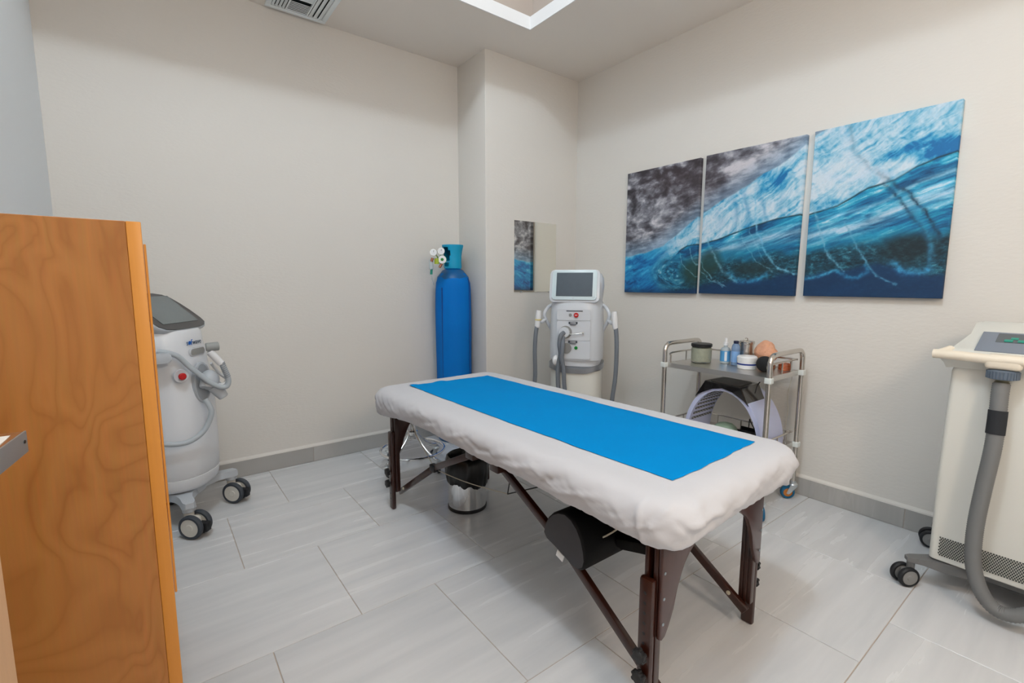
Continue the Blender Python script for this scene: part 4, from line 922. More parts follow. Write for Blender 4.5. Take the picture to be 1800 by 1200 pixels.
# ================================================================ PALE MACHINE BEHIND THE CABINET
t = thing('ultrasound_machine', 'white rounded treatment machine with sloping touchscreen, partly behind the wooden cabinet', 'machine', (0.052, 2.958, 0), math.radians(55))
g = G(); rs = []
for z, a, b, cy_, e in ((0.190, 0.140, 0.145, 0.0, 2.5), (0.196, 0.158, 0.166, 0.0, 2.5), (0.215, 0.170, 0.180, 0, 2.5), (0.262, 0.177, 0.188, 0, 2.5), (0.264, 0.173, 0.184, 0, 2.5), (0.268, 0.177, 0.188, 0, 2.5), (0.40, 0.180, 0.192, 0, 2.5), (0.60, 0.179, 0.190, 0, 2.5), (0.75, 0.176, 0.180, 0.006, 2.6), (0.85, 0.173, 0.170, 0.012, 2.8), (0.93, 0.170, 0.161, 0.018, 2.8), (0.985, 0.168, 0.158, 0.022, 2.8), (1.0, 0.160, 0.148, 0.022, 2.8)):
    rs.append(superring(0, cy_, z, a, b, e, 72))
g.loft(rs); g.build('body', MWHITE2, t, smooth=50)
# sloping screen head
MH = T((0.01, -0.02, 1.085)) @ Matrix.Rotation(math.radians(-49.5), 4, 'X')
def head_outline(k, dz=0.0, dx=0):
    pts = []
    for x, z in ((0.0, -0.128), (0.10, -0.126), (0.15, -0.118), (0.182, -0.095), (0.188, -0.06), (0.180, 0.0), (0.168, 0.06), (0.148, 0.105), (0.115, 0.132), (0.06, 0.145), (0.0, 0.147)): pts.append((x*k+dx, z*k))
    full = pts+[(-x+2*dx, z) for x, z in pts[-2:0:-1]]
    return full
g = G(); rs = []
for d, k in ((0.0, 1.0), (0.004, 1.012), (0.020, 1.0), (0.05, 0.90), (0.075, 0.74)):
    rs.append([tuple(MH @ Vector((x, d, z))) for x, z in head_outline(k)])
g.loft(rs); hd = g.build('screen_head', MGREY, t, smooth=50)
g = G(); g.prism(head_outline(0.985), 0.004, MH @ T((0, 0.0005, 0)) @ MXZ, bev=0.002); g.build('bezel', BEZEL, hd)
g = G(); g.box((-0.136, -0.0052, -0.082), (0.136, -0.0036, 0.116), M=MH); g.build('screen', SCREENB, hd, smooth=0)
# recessed grip, stop button, oval holster
def on_front(az, z, r=0.0):
    return az
g = G(); pr = rrect(-0.062, -0.022, 0.062, 0.022, 0.020); g.prism(pr, 0.008, T((0.005, -0.149, 0.888)) @ MXZ, bev=0.003, seg=2); gp = g.build('grip_rim', MWHITE, t)
g = G(); pr = rrect(-0.054, -0.016, 0.054, 0.016, 0.015); g.prism(pr, 0.002, T((0.005, -0.1565, 0.888)) @ MXZ); g.build('grip_recess', mat('grip_grey', srgb(160, 160, 156), 0.6), gp, smooth=0)
Mr = T((-0.128, -0.142, 0.787)) @ Matrix.Rotation(math.radians(-38), 4, 'Z')
g = G(); g.lathe([(0.0, 0.0), (0.030, 0.0), (0.033, 0.004), (0.031, 0.010), (0.022, 0.008), (0, 0.007)], 32, Mr @ T((0, -0.012, 0)) @ Matrix.Rotation(PI/2, 4, 'X')); rb = g.build('button_recess', MWHITE, t)
g = G(); g.lathe([(0.009, 0.006), (0.009, 0.016), (0.016, 0.018), (0.017, 0.026), (0.012, 0.031), (0, 0.032)], 28, Mr @ T((0, -0.012, 0)) @ Matrix.Rotation(PI/2, 4, 'X')); g.build('stop_button', RED, rb)
g = G(); n = 40; Mo = T((-0.03, -0.178, 0.735)) @ Matrix.Rotation(math.radians(-12), 4, 'Z')
ov = [(0.052*math.cos(2*PI*i/n), 0.105*math.sin(2*PI*i/n)) for i in range(n)]
ov2 = [(0.043*math.cos(2*PI*i/n), 0.094*math.sin(2*PI*i/n)) for i in range(n)]
g.prism(ov, 0.016, Mo @ MXZ, bev=0.006, seg=2); hl = g.build('holster_rim', MGREY, t)
g = G(); g.prism(ov2, 0.002, Mo @ T((0, -0.0155, 0)) @ MXZ); g.build('holster_hollow', mat('holster_shade', srgb(160, 166, 172), 0.6), hl, smooth=0)
g = G(); g.loft([[tuple(Mo @ Vector(q)) for q in superring(0.0, y, 0.03, 0.001, 0.001, 2)] for y in (0, 0.001)]) if False else None
g.bm.free() if False else None
g = G(); g.sph(Mo @ Vector((0.012, -0.045, 0.01)), 0.045, 24, (1.0, 0.95, 1.15)); g.cyl(Mo @ Vector((0.02, -0.06, -0.02)), Mo @ Vector((0.045, -0.09, -0.085)), 0.034, 24, r2=0.024, bev=0.004); g.cyl(Mo @ Vector((0.0, -0.03, 0.03)), Mo @ Vector((-0.03, -0.045, -0.02)), 0.02, 20, bev=0.004)
hp = g.build('applicator', MGREY, t)
g = G(); g.tube([Mo @ Vector(q) for q in ((-0.03, -0.03, 0.0), (-0.02, -0.07, -0.01), (0.03, -0.10, -0.015), (0.07, -0.09, 0.005), (0.075, -0.05, 0.03), (0.06, -0.03, 0.07), (0.045, -0.03, 0.09))], 0.0075, 10); g.build('wire_guard', WHITEP, hp)
g = G(); g.tube([(-0.19, -0.09, 0.915), (-0.175, -0.125, 0.905), (-0.146, -0.155, 0.883), (-0.12, -0.185, 0.832), (-0.092, -0.222, 0.779), (-0.067, -0.255, 0.736), (-0.044, -0.284, 0.712), (-0.028, -0.306, 0.712), (-0.022, -0.314, 0.741), (-0.029, -0.308, 0.786), (-0.038, -0.294, 0.831)], 0.0125, 14); g.build('hose', LHOSE, t)
g = G()
for k in range(9):
    p = Vector((-0.0245, -0.3125, 0.76)).lerp(Vector((-0.038, -0.296, 0.832)), k/8); g.cyl(p, p+Vector((-0.001, 0.001, 0.0035)), 0.0145, 16)
g.build('strain_relief', mat('relief_grey', srgb(150, 156, 162), 0.5), t)
g = G(); g.cyl((-0.038, -0.294, 0.828), (-0.066, -0.256, 0.897), 0.0165, 20, r2=0.018, bev=0.003); wh = g.build('wand', WHITEP, t)
g = G(); g.cyl((-0.075, -0.245, 0.918), (-0.042, -0.290, 0.920), 0.0215, 24, bev=0.003); g.build('wand_head', mat('wand_grey', srgb(150, 154, 152), 0.5), wh)
g = G(); g.tube([(-0.088, -0.230, 0.66), (-0.086, -0.250, 0.62), (-0.089, -0.256, 0.590), (-0.098, -0.244, 0.543), (-0.12, -0.224, 0.500), (-0.154, -0.196, 0.474), (-0.186, -0.160, 0.466), (-0.225, -0.10, 0.478), (-0.24, -0.02, 0.5)], 0.0125, 14); g.build('hose', LHOSE, t)
g = G(); g.prism(rrect(-0.065, -0.022, 0.055, 0.022, 0.014), 0.075, T((-0.185, -0.075, 0.885)) @ Matrix.Rotation(math.radians(-50), 4, 'Z') @ MXZ, bev=0.006, seg=2); g.build('hose_bracket', MGREY, t)
# lettering
def lettering(txt, size, mat_, parent, M, ext=0.0006):
    cu = bpy.data.curves.new('lettering', 'FONT'); cu.body = txt; cu.size = size; cu.extrude = ext; cu.align_x = 'LEFT'
    o = bpy.data.objects.new('lettering', cu); C.objects.link(o)
    bpy.context.view_layer.update()
    dg = bpy.context.evaluated_depsgraph_get(); me = bpy.data.meshes.new_from_object(o.evaluated_get(dg)); wd = max((v.co.x for v in me.vertices), default=0)
    bpy.data.objects.remove(o); me.transform(M); me.materials.clear(); me.materials.append(mat_)
    o = bpy.data.objects.new('lettering', me); C.objects.link(o); o.parent = parent; return o, wd
INK = mat('logo_ink', srgb(52, 74, 96), 0.5); INKB = mat('logo_blue', srgb(0, 96, 190), 0.5)
ML = T((-0.064, -0.1475, 0.926)) @ Matrix.Rotation(PI/2, 4, 'X')
o1, w1 = lettering('s', 0.036, INK, t, ML)
g = G(); g.lathe([(0, 0), (0.0098, 0), (0.0098, 0.001), (0, 0.001)], 24, ML @ T((w1+0.0115, 0.0095, 0)), cap=False); g.build('logo_dot', INKB, t)
o2, w2 = lettering('f', 0.042, INKB, t, ML @ T((w1+0.022, -0.003, 0)))
o3, w3 = lettering('wave', 0.034, INK, t, ML @ T((w1+0.022+w2+0.001, 0, 0)))
# base arms and casters
for cxy in ((-0.190, -0.172), (0.194, -0.172), (-0.19, 0.185), (0.19, 0.185)):
    x, y = cxy; d = Vector((x, y, 0)).normalized(); pz = Vector((-d.y, d.x, 0))
    g = G(); secs = []
    for k, wd, z0, z1 in ((0.02, 0.085, 0.155, 0.188), (0.12, 0.070, 0.155, 0.188), (0.18, 0.040, 0.154, 0.186), (0.215, 0.031, 0.150, 0.184), (0.275, 0.030, 0.146, 0.180), (0.288, 0.018, 0.149, 0.176)):
        c = d*k; secs.append([tuple(c-pz*wd+Vector((0, 0, z0))), tuple(c+pz*wd+Vector((0, 0, z0))), tuple(c+pz*wd*0.85+Vector((0, 0, z1))), tuple(c-pz*wd*0.85+Vector((0, 0, z1)))])
    g.loft(secs); g.cyl(tuple(d*0.256+Vector((0, 0, 0.125))), tuple(d*0.256+Vector((0, 0, 0.172))), 0.027, 24, bev=0.003)
    g.build('base_arm', MGREY, t, smooth=40)
    p = d*0.256
    # casters trail so that the pale discs face the room
    twin_caster(t, p.x, p.y, math.radians(173), R=0.060, wdt=0.026, gapw=0.036, stemz=0.13, stemr=0.022)
g = G(); g.lathe([(0.0, 0.14), (0.12, 0.14), (0.13, 0.15), (0.13, 0.192), (0, 0.192)], 40); g.build('base_hub', MGREY, t)

# ================================================================ CREAM MACHINE AT THE RIGHT WALL
t = thing('cooling_machine', 'cream boxy machine with grey ribbed hose and perforated base at the right edge', 'machine', (2.68, 0.15, 0))
X0, Y0 = 2.68, 0.15
def w3(x, y, z): return (x-X0, y-Y0, z)
g = G(); rs = []
for z, ins in ((0.128, 0.004), (0.132, 0.0), (0.5, -0.002), (0.90, 0.004), (0.925, 0.010)):
    a, b = 0.227-ins, 0.257-ins; rs.append([(x, y, z) for x, y in rrect(-a, -b, a, b, 0.018, 5)])
g.loft(rs); body = g.build('cabinet_body', MCREAM, t)
# top cover, sloping up to the back
g = G(); n = 8; secs = []
def toprow(y, e=0.0):
    return [(-0.262+e, y, 0.952), (-0.232, y, 0.985), (-0.20, y, 0.992), (-0.06, y, 1.040), (0.02, y, 1.080), (0.10, y, 1.080), (0.22, y, 1.055), (0.236, y, 0.99), (0.230, y, 0.915), (-0.225, y, 0.915), (-0.24, y, 0.935)]
pf = []
for yv, sh in ((0.300, 1.0), (0.262, 0.75), (0.243, 0.4), (0.236, 0.0)):
    pf.append((yv, sh))
def row(y, flare):
    out = []
    for x, _, z in toprow(0):
        # flare out only near the front bar
        out.append((x, y, z))
    return out
ys = [0.257, 0.250, 0.242, 0.0, -0.242, -0.25, -0.257]
rs = []
for y in ys:
    r_ = []
    for (x, _, z) in toprow(0):
        k = max(0.0, min(1.0, (-x-0.02)/0.24)); yy = y*(0.90+0.20*k*k); 
        ed = abs(y) > 0.249
        r_.append((x*(0.99 if ed else 1), yy, z-(0.003 if ed else 0)))
    rs.append(r_)
g.loft(rs); cov = g.build('top_cover', MCREAM, t, smooth=40)
g = G(); g.tube([(-0.278, 0.300, 0.968), (-0.282, 0.23, 0.968), (-0.284, 0.16, 0.966), (-0.284, 0.0, 0.966), (-0.284, -0.16, 0.966), (-0.282, -0.23, 0.968), (-0.278, -0.300, 0.968)], 0.0175, 16, smooth=4)
for sy in (-1, 1):
    g.tube([(-0.278, sy*0.288, 0.968), (-0.25, sy*0.278, 0.972), (-0.215, sy*0.262, 0.982)], 0.0165, 12)
g.build('handle_bar', MCREAM2, t)
g = G(); g.box((-0.30, 0.058, 0.931), (-0.235, 0.155, 0.984), bev=0.014, seg=3); g.build('hose_block', MCREAM2, t)
g = G(); g.box((-0.248, -0.22, 0.953), (-0.232, 0.235, 0.968), bev=0.002); g.build('handle_recess', mat('recess_beige', srgb(196, 184, 160), 0.7), t)
g = G(); hx, hy = -0.268, 0.107
for k in range(28):
    a = 2*PI*k/28; g.cyl((hx+0.041*math.cos(a), hy+0.041*math.sin(a), 0.899), (hx+0.041*math.cos(a), hy+0.041*math.sin(a), 0.925), 0.0035, 6)
g.lathe([(0.030, 0.895), (0.041, 0.898), (0.042, 0.926), (0.035, 0.930)], 40, T((hx, hy, 0))); g.build('hose_collar', mat('collar_blue_grey', srgb(96, 108, 122), 0.45), t)
g = G(); g.lathe([(0.018, 0.868), (0.021, 0.872), (0.018, 0.877), (0.021, 0.882), (0.018, 0.888), (0.022, 0.896)], 24, T((hx, hy, 0)), cap=False); g.build('hose_ferrule', mat('ferrule_olive', srgb(120, 116, 96), 0.4, 0.4), t)
path = [(2.41, 0.257, 0.880), (2.40, 0.257, 0.84), (2.385, 0.254, 0.752), (2.372, 0.254, 0.647), (2.366, 0.264, 0.494), (2.362, 0.271, 0.359), (2.36, 0.269, 0.248), (2.36, 0.256, 0.165), (2.36, 0.225, 0.093), (2.36, 0.185, 0.060), (2.36, 0.137, 0.072), (2.37, 0.088, 0.123), (2.385, 0.05, 0.2), (2.40, 0.02, 0.35), (2.42, 0.0, 0.5)]
# ribbed hose: resample the path and alternate the radius
P = [Vector(q) for q in path]; out = []
for i in range(len(P)-1):
    p0 = P[i-1] if i else P[0]*2-P[1]; p1, p2 = P[i], P[i+1]; p3 = P[i+2] if i+2 < len(P) else P[-1]*2-P[-2]
    L = (p2-p1).length; m = max(2, int(L/0.004))
    for k in range(m):
        u = k/m; out.append(0.5*((2*p1)+(p2-p0)*u+(2*p0-5*p1+4*p2-p3)*u*u+(3*p1-p0-3*p2+p3)*u**3))
g = G(); g.tube([q-Vector((X0, Y0, 0)) for q in out], 0.023, 20, smooth=1, rad=[0.0245 if i % 2 else 0.0228 for i in range(len(out))]); hs_ = g.build('hose', HOSE2, t, smooth=60)
g = G(); g.tube([w3(2.389, 0.2548, 0.785), w3(2.384, 0.254, 0.745), w3(2.378, 0.2538, 0.70)], 0.0262, 24); g.build('hook_band', mat('black_band', srgb(44, 46, 50), 0.9), hs_)
# sloped control panel
sl = math.atan2(1.080-0.992, 0.22)
MP = T((-0.20, 0, 0.992)) @ Matrix.Rotation(-sl, 4, 'Y')
def pbox(g, x0, y0, x1, y1, z0, z1, bev=0.0): g.box((x0, y0, z0), (x1, y1, z1), bev=bev, M=MP)
MPp = MP
g = G(); pbox(g, -0.028, -0.20, 0.135, 0.195, 0.001, 0.0085, 0.002); pn = g.build('control_panel', PANELG, t)
g = G(); pbox(g, 0.048, -0.17, 0.122, 0.150, 0.0086, 0.0095); g.build('panel_display', PANELD, pn, smooth=0)
for k in range(5):
    g = G(); pbox(g, 0.052, 0.105-k*0.035, 0.070, 0.128-k*0.035, 0.0095, 0.0125, 0.001); g.build('key', TEALB, pn)
    g = G(); pbox(g, 0.074, 0.093-k*0.035, 0.090, 0.113-k*0.035, 0.0095, 0.0115, 0.001); g.build('key', TEALB, pn)
# perforated strip: rows of small dark holes
g = G()
for r in range(12):
    for k in range(60):
        y = 0.226-k*0.0076-(0.0038 if r % 2 else 0); z = 0.228-r*0.0066
        if y < -0.22: continue
        g.lathe([(0.0027, -0.0006), (0.0027, 0.0006)], 6, T((-0.2298, y, z)) @ Matrix.Rotation(-PI/2, 4, 'Y'))
hh = g.build('vent_holes', DARKV, t, smooth=0); hh['kind'] = 'stuff'
g = G(); g.box((-0.19, -0.20, 0.095), (0.19, 0.20, 0.128), bev=0.004); g.build('chassis', GREYMET, t)
for (ax, ay, c_rz) in ((2.425, 0.452, 0.9), (2.87, 0.455, 0.3), (2.425, -0.16, 0.4), (2.87, -0.16, 0.2)):
    lx, ly_ = ax-X0, ay-Y0; sgx = 1 if lx > 0 else -1; sgy = 1 if ly_ > 0 else -1
    g = G(); a = Vector((sgx*0.13, sgy*0.12, 0)); b = Vector((lx, ly_, 0)); d = (b-a).normalized(); pz = Vector((-d.y, d.x, 0)); secs = []
    for k, wd, z0, z1 in ((0, 0.05, 0.075, 0.128), (0.55, 0.038, 0.085, 0.125), (0.85, 0.024, 0.098, 0.122), (1.0, 0.020, 0.100, 0.120), (1.08, 0.014, 0.102, 0.117)):
        c = a.lerp(b, k); secs.append([tuple(c-pz*wd+Vector((0, 0, z0))), tuple(c+pz*wd+Vector((0, 0, z0))), tuple(c+pz*wd+Vector((0, 0, z1))), tuple(c-pz*wd+Vector((0, 0, z1)))])
    g.loft(secs); g.build('base_arm', GREYMET, t, smooth=30)
    twin_caster(t, lx, ly_, c_rz, R=0.041, wdt=0.02, gapw=0.022, tyre=RUBK, hub=HUBG, stemz=0.102, shell=GREYMET, brake=False)

# ================================================================ TROLLEY
t = thing('steel_trolley', 'two-tier stainless steel trolley on blue-tyred casters beside the right wall', 'trolley', (2.685, 1.40, 0))
HX, HY = 0.195, 0.31
for sy in (-1, 1):
    g = G(); y = sy*HY
    g.tube([(-HX, y, 0.095), (-HX, y, 0.5), (-HX, y, 0.80), (-HX+0.004, y, 0.838), (-HX+0.022, y, 0.861), (-HX+0.055, y, 0.869), (0, y, 0.870), (HX-0.055, y, 0.869), (HX-0.022, y, 0.861), (HX-0.004, y, 0.838), (HX, y, 0.80), (HX, y, 0.5), (HX, y, 0.095)], 0.0132, 16, smooth=4)
    g.build('end_frame', STEEL, t)
for zt, nm in ((0.752, 'top_shelf'), (0.336, 'lower_shelf')):
    g = G(); g.box((-HX+0.013, -HY+0.012, zt-0.003), (HX-0.013, HY-0.012, zt)); 
    for a, b in (((-HX+0.011, -HY+0.012), (-HX+0.014, HY-0.012)), ((HX-0.014, -HY+0.012), (HX-0.011, HY-0.012)), ((-HX+0.012, -HY+0.011), (HX-0.012, -HY+0.014)), ((-HX+0.012, HY-0.014), (HX-0.012, HY-0.011))):
        g.box((a[0], a[1], zt-0.026), (b[0], b[1], zt+0.0015))
    sh = g.build(nm, SHELFST, t, smooth=0)
    for sx in (-1, 1):
        for sy in (-1, 1):
            g = G(); g.box((sx*HX-0.0185, sy*HY-0.017, zt-0.026), (sx*HX+0.0185, sy*HY+0.017, zt+0.004), bev=0.004); g.build('corner_clip', CLIP, t)
    hr = zt+0.062; q = 0.02
    g = G(); g.tube([(-HX+0.03, -HY+0.022, zt+0.001), (-HX+0.03, -HY+0.022, hr-0.02), (-HX+0.045, -HY+0.022, hr), (HX-0.05, -HY+0.022, hr), (HX-0.03, -HY+0.035, hr), (HX-0.022, -HY+0.06, hr), (HX-0.022, HY-0.06, hr), (HX-0.03, HY-0.035, hr), (HX-0.05, HY-0.022, hr), (-HX+0.045, HY-0.022, hr), (-HX+0.03, HY-0.022, hr-0.02), (-HX+0.03, HY-0.022, zt+0.001)], 0.0052, 10, smooth=3)
    for x, y in ((0.0, -HY+0.022), (0.11, -HY+0.022), (0.0, HY-0.022), (0.11, HY-0.022), (HX-0.022, -0.15), (HX-0.022, 0.15), (HX-0.022, 0.0), (HX-0.024, -HY+0.05), (HX-0.024, HY-0.05)):
        g.cyl((x, y, zt), (x, y, hr), 0.004, 10)
    g.build('guard_rail', STEEL, sh)
for sx, sy, rz_ in ((-1, -1, 2.2), (1, -1, 0.75), (-1, 1, 2.0), (1, 1, 1.2)):
    fork_caster(t, sx*HX, sy*HY, rz_, R=0.038, wdt=0.024, top=0.108)
ZS = 0.7525
# on the trolley
t = thing('glass_jar', 'ribbed glass jar with black lid at the left of the trolley top', 'jar', (2.684, 1.585, ZS))
n = 64; g = G(); rs = []
for z, r in ((0.001, 0.052), (0.004, 0.057), (0.02, 0.0585), (0.085, 0.0585), (0.095, 0.055), (0.098, 0.053)):
    rs.append([((r+0.0008*math.cos(24*2*PI*i/n*1.0) if 0.01 < z < 0.09 else r)*math.cos(2*PI*i/n), (r+0.0008*math.cos(24*2*PI*i/n))*math.sin(2*PI*i/n), z) for i in range(n)])
g.loft(rs); g.build('jar_body', GLASS, t)
g = G(); g.lathe([(0.05, 0.008), (0.054, 0.012), (0.054, 0.088), (0.05, 0.091)], 40); g.build('jar_contents', JARFILL, t)
g = G(); g.lathe([(0.060, 0.099), (0.061, 0.101), (0.061, 0.114), (0.058, 0.117), (0, 0.1175)], 48); g.build('jar_lid', BLACK, t)
t = thing('spray_bottle', 'small clear dropper bottle with blue label and white top', 'bottle', (2.765, 1.475, ZS))
g = G(); g.lathe([(0.026, 0.0), (0.029, 0.003), (0.029, 0.082), (0.022, 0.095), (0.011, 0.100), (0.011, 0.112)], 32); g.build('bottle_body', LENS, t)
g = G(); g.lathe([(0.0296, 0.014), (0.0296, 0.078)], 32, cap=False); lb = g.build('bottle_label', LABELB, t)
g = G(); aa = math.radians(215); cc = Vector((0.0297*math.cos(aa), 0.0297*math.sin(aa), 0))
g.box((-0.007, -0.0006, 0.018), (0.007, 0.0006, 0.074), M=T(cc+Vector((-0.0008, 0.001, 0))) @ Matrix.Rotation(aa+PI/2, 4, 'Z')); g.build('label_band', LABELW, lb, smooth=0)
g = G(); g.lathe([(0.013, 0.110), (0.0145, 0.112), (0.0145, 0.128), (0.008, 0.130), (0.0075, 0.150), (0.0055, 0.155), (0, 0.156)], 24); g.build('bottle_top', WHITEP, t)
t = thing('lotion_bottle', 'slim pale blue translucent bottle with navy cap', 'bottle', (2.745, 1.402, ZS))
g = G(); g.lathe([(0.021, 0.0), (0.024, 0.003), (0.024, 0.10), (0.021, 0.118), (0.015, 0.128), (0.012, 0.13)], 32); g.build('bottle_body', PALEBLUE, t)
g = G(); g.lathe([(0.0245, 0.02), (0.0245, 0.085)], 32, cap=False); g.build('bottle_label', mat('label_soft_blue', srgb(130, 172, 222), 0.4, var=0.12, vscale=50), t)
g = G(); g.lathe([(0.0135, 0.130), (0.0145, 0.131), (0.0145, 0.144), (0.013, 0.146), (0, 0.146)], 24); g.build('bottle_cap', NAVY, t)
t = thing('steel_canister', 'lidded brushed steel canister at the back of the trolley top', 'canister', (2.812, 1.372, ZS))
g = G(); g.lathe([(0.038, 0), (0.040, 0.002), (0.040, 0.128), (0.038, 0.13)], 40); g.build('canister_body', STEEL, t)
g = G(); g.lathe([(0.0425, 0.126), (0.0435, 0.128), (0.0435, 0.140), (0.040, 0.144), (0.02, 0.147), (0, 0.147)], 40); ld = g.build('canister_lid', STEEL, t)
g = G(); g.tube([(-0.017, 0.005, 0.146), (-0.015, 0.005, 0.156), (0, 0.005, 0.160), (0.015, 0.005, 0.156), (0.017, 0.005, 0.146)], 0.003, 8); g.build('lid_handle', STEEL, ld)
t = thing('cream_jar', 'white cream jar with dark blue stripe at the front of the trolley top', 'jar', (2.69, 1.305, ZS))
g = G(); g.lathe([(0.046, 0), (0.050, 0.004), (0.0515, 0.02), (0.0515, 0.040), (0.050, 0.042)], 48); g.build('jar_body', WHITEP, t)
g = G(); g.lathe([(0.0520, 0.024), (0.0520, 0.033)], 48, cap=False); g.build('stripe', BLUEST, t)
g = G(); g.lathe([(0.0525, 0.041), (0.0535, 0.044), (0.0535, 0.066), (0.048, 0.073), (0, 0.074)], 48); g.build('jar_lid', WHITEP, t)
t = thing('massage_ball', 'matte black ball at the front of the trolley top', 'ball', (2.665, 1.195, ZS))
g = G(); g.sph((0, 0, 0.0435), 0.0435, 40); g.build('ball_shell', RUBBALL, t)
t = salt_root = thing('salt_lamp', 'rough pink-orange salt rock lamp behind the black ball', 'lamp', (2.805, 1.250, ZS))
g = G(); bmesh.ops.create_icosphere(g.bm, subdivisions=4, radius=1.0)
for v in g.bm.verts:
    c = v.co.copy(); q = float(fbm(np.array(c.x*1.8+5), np.array(c.y*1.8+c.z*1.3+5), 95, 3))-0.5
    z = (c.z+1)/2; rr_ = (0.062*(1.0-0.35*abs(z-0.38)-0.30*z**3))*(1+q*0.5)
    v.co = Vector((c.x*rr_*(0.9), c.y*rr_*1.02+0.006*z, 0.024+z*0.135+q*0.012))
g.build('salt_rock', SALT, t, smooth=25)
g = G(); g.lathe([(0.045, 0), (0.047, 0.002), (0.047, 0.022), (0.044, 0.025), (0, 0.025)], 40); g.build('lamp_base', mat('lamp_wood', srgb(150, 92, 52), 0.5), t)
t = thing('copper_coil', 'small bundle of copper-orange wire rings beside the black ball', 'coil', (2.80, 1.150, ZS))
g = G()
for k in range(5): g.tube([((0.028-0.001*(k % 2))*math.cos(a)+0.001*k, 0.028*math.sin(a), 0.006+k*0.0075) for a in [2*PI*i/24 for i in range(24)]], 0.0032, 8, smooth=1, closed=True)
g.build('wire_ring', COPPERW, t)
# LED light dome on the lower shelf
ZL = 0.3365
t = led_root = thing('led_dome', 'lavender-white arched light therapy dome with glossy black cap on the lower shelf', 'light therapy dome', (2.685, 1.355, ZL))
def arch(a, b, n=40): return [(a*math.cos(PI*i/n), b*math.sin(PI*i/n)) for i in range(n+1)]
o_, i_ = arch(0.232, 0.322), arch(0.208, 0.296)
g = G(); g.prism(o_+i_[::-1], 0.255, T((-0.15, 0, 0)) @ MYZ, bev=0.004, seg=2); g.build('shell', LAV, t, smooth=40)
g = G()
dk_ = G(); ro = 0.0
for k in range(9):
    th = math.radians(18+k*7.0); c = Vector((0, 0.2065*math.cos(th), 0.2945*math.sin(th))); tn = Vector((0, -0.2065*math.sin(th), 0.2945*math.cos(th))).normalized(); nn = Vector((0, tn.z, -tn.y)); nn = -nn if nn.dot(c) > 0 else nn
    for side in (1, -1):
        cc = Vector((0, c.y*side, c.z)); tt = Vector((0, tn.y*side, tn.z)); n_ = Vector((0, nn.y*side, nn.z))
        M = Matrix(((1, 0, 0, cc.x), (0, tt.y, n_.y, cc.y), (0, tt.z, n_.z, cc.z), (0, 0, 0, 1)))
        dk_.box((-0.125, -0.0065, -0.001), (0.09, 0.0065, 0.0018), M=M)
        for j in range(15):
            x = -0.118+j*0.0144; g.box((x-0.003, -0.0045 if j % 2 else 0.0005, 0.0018), (x+0.003, -0.0005 if j % 2 else 0.0045, 0.0028), M=M)
ls = dk_.build('led_strip', BEZEL, t, smooth=0)
dots = g.build('led_diodes', WHITEP, ls, smooth=0); dots['kind'] = 'stuff'
g = G(); pol = [(0.145, 0.258), (0.095, 0.345), (-0.170, 0.345), (-0.236, 0.262), (-0.165, 0.235), (-0.10, 0.292), (-0.04, 0.317), (0.04, 0.318), (0.10, 0.294)]
pol = [(-0.150, 0.238), (-0.106, 0.335), (0.106, 0.341), (0.166, 0.236), (0.12, 0.270), (0.06, 0.304), (0, 0.3175), (-0.06, 0.304), (-0.115, 0.274)]
g.prism(pol, 0.205, T((-0.160, 0, 0)) @ MYZ, bev=0.004, seg=2); cp = g.build('cap', GLOSSK, t, smooth=20)
g = G(); g.prism(rrect(-0.145, -0.085, 0.030, 0.088, 0.03), 0.002, T((0, 0, 0.3385)) @ Matrix.Rotation(0.028, 4, 'X')); g.build('cap_plate', mat('cap_dull', srgb(70, 66, 60), 0.35), cp)
t = thing('plastic_bowl', 'sage green rounded plastic bowl upside down inside the light dome', 'bowl', (2.72, 1.425, ZL))
g = G(); g.lathe([(0.070, 0.0), (0.072, 0.003), (0.070, 0.02), (0.06, 0.042), (0.042, 0.057), (0.02, 0.064), (0, 0.065)], 40); g.build('bowl_shell', SEAGREEN, t)
t = thing('power_adapter', 'white power adapter with black cable beside the green bowl', 'adapter', (2.66, 1.245, ZL))
g = G(); g.box((-0.035, -0.03, 0), (0.035, 0.03, 0.032), bev=0.006); g.build('adapter_body', WHITEP, t)
g = G(); g.tube([(0.03, 0.02, 0.034), (0.0, 0.035, 0.05), (-0.02, 0.01, 0.045), (0.01, -0.02, 0.04), (0.045, -0.01, 0.05), (0.06, 0.03, 0.10), (0.085, 0.05, 0.11), (0.09, 0.055, 0.06)], 0.0028, 8); g.build('cable', CORDK, t)
t = thing('black_tray', 'shallow black tray on the lower shelf behind the green bowl', 'tray', (2.80, 1.33, ZL))
g = G(); g.box((-0.045, -0.06, 0), (0.045, 0.06, 0.012), bev=0.003); g.box((-0.045, -0.06, 0.012), (-0.041, 0.06, 0.03)); g.box((0.041, -0.06, 0.012), (0.045, 0.06, 0.03)); g.build('tray_body', BLACK, t)
o = G().tube([(x-2.685, y-1.355, z-ZL) for x, y, z in ((2.53, 1.175, 0.655), (2.518, 1.16, 0.70), (2.510, 1.14, 0.73), (2.508, 1.13, 0.745))], 0.0028, 8).build('power_cord', CORDK, led_root)
o = G().tube([(x-2.805, y-1.255, z-ZS) for x, y, z in ((2.85, 1.25, 0.756), (2.89, 1.20, 0.757), (2.902, 1.16, 0.74), (2.912, 1.155, 0.70), (2.908, 1.17, 0.60), (2.915, 1.165, 0.50), (2.91, 1.17, 0.40), (2.91, 1.16, 0.36))], 0.0016, 8).build('lamp_cord', CORDW, salt_root)

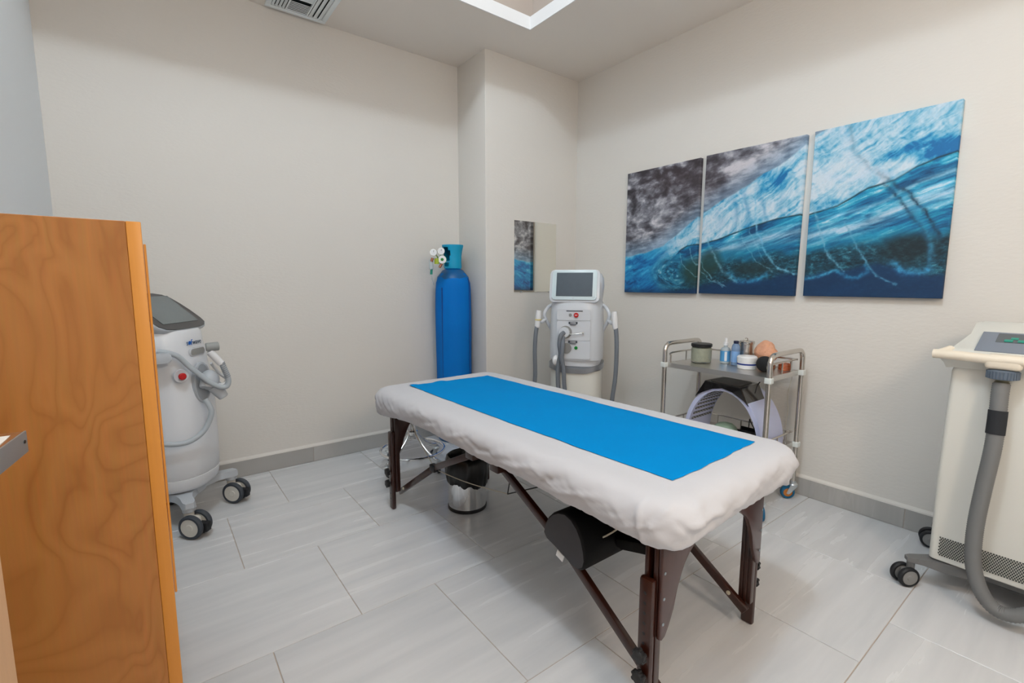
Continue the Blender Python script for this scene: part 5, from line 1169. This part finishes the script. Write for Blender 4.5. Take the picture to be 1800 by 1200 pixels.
# ================================================================ WOODEN CABINET (left foreground)
CY0, CY1, CZ = 1.10, 1.95, 1.343
t = thing('wooden_cabinet', 'tall birch veneer cabinet filling the left foreground', 'cabinet', (-0.175, (CY0+CY1)/2, 0))
yo = (CY0+CY1)/2
g = G(); g.box((-0.173, CY0-yo, 0.0), (0.153, CY0-yo+0.019, CZ), bev=0.0008, seg=1); g.build('side_panel', WOOD, t)
g = G(); g.box((0.1532, CY0-yo, 0.0), (0.175, CY0-yo+0.019, CZ), bev=0.0015); g.build('edge_band', EDGE, t)
g = G(); g.box((-0.173, CY1-yo-0.019, 0), (0.175, CY1-yo, CZ), bev=0.0008, seg=1); g.build('side_panel', WOOD, t)
g = G(); g.box((-0.173, CY0-yo+0.0195, CZ-0.02), (0.175, CY1-yo-0.0195, CZ-0.001)); g.build('top_panel', WOOD, t, smooth=0)
g = G(); g.box((-0.173, CY0-yo+0.0195, 0.0), (-0.160, CY1-yo-0.0195, CZ-0.021)); g.build('back_panel', WOOD, t, smooth=0)
g = G(); g.box((-0.159, CY0-yo+0.0195, 0.60), (0.174, CY1-yo-0.0195, 0.618)); g.box((-0.159, CY0-yo+0.0195, 0.06), (0.174, CY1-yo-0.0195, 0.078)); g.build('shelf', WOOD, t, smooth=0)
mid = (CY1-CY0)/2
for k in range(2):
    y0 = CY0-yo+0.003+k*mid; y1 = y0+mid-0.006
    g = G(); g.box((0.1755, y0, 0.622), (0.1795, y1, 1.304), bev=0.001, seg=1); d = g.build('door', EDGE, t)

# ================================================================ COUNTER EDGE (extreme left)
t = thing('side_counter', 'narrow wooden counter with aluminium edge and pale wood panel at the left frame edge', 'counter', (-0.137, 0.85, 0), math.radians(-7.1))
g = G(); g.box((-0.11, -0.70, 1.0225), (-0.0165, -0.028, 1.0446)); g.build('counter_top', LIPWOOD, t, smooth=0)
g = G(); g.box((-0.0163, -0.70, 1.0200), (-0.0025, -0.0, 1.0450), bev=0.001); g.box((-0.11, -0.0278, 1.0200), (-0.0163, 0.0, 1.0450), bev=0.001); g.build('wood_lip', LIPWOOD, t)
g = G(); g.box((-0.0024, -0.70, 1.0175), (0.0, 0.0015, 1.0452), bev=0.0005); ed = g.build('aluminium_edge', ALU, t)
g = G(); g.cyl((-0.0005, -0.008, 1.033), (0.0008, -0.008, 1.033), 0.0022, 16); g.build('screw', BLACK, ed)
g = G(); g.box((-0.11, -0.66, 0.0), (-0.034, -0.012, 1.0165), bev=0.001, seg=1); g.build('support_panel', PALEWOOD, t)
t = thing('paper_sheet', 'white sheet of paper lying on the wooden counter at the left frame edge', 'paper', (-0.19, 0.80, 1.0450), math.radians(-2.6))
g = G(); g.box((-0.04, -0.21, 0.0), (0.0405, 0.034, 0.0010)); g.build('paper_leaf', LAMINATE, t, smooth=0)
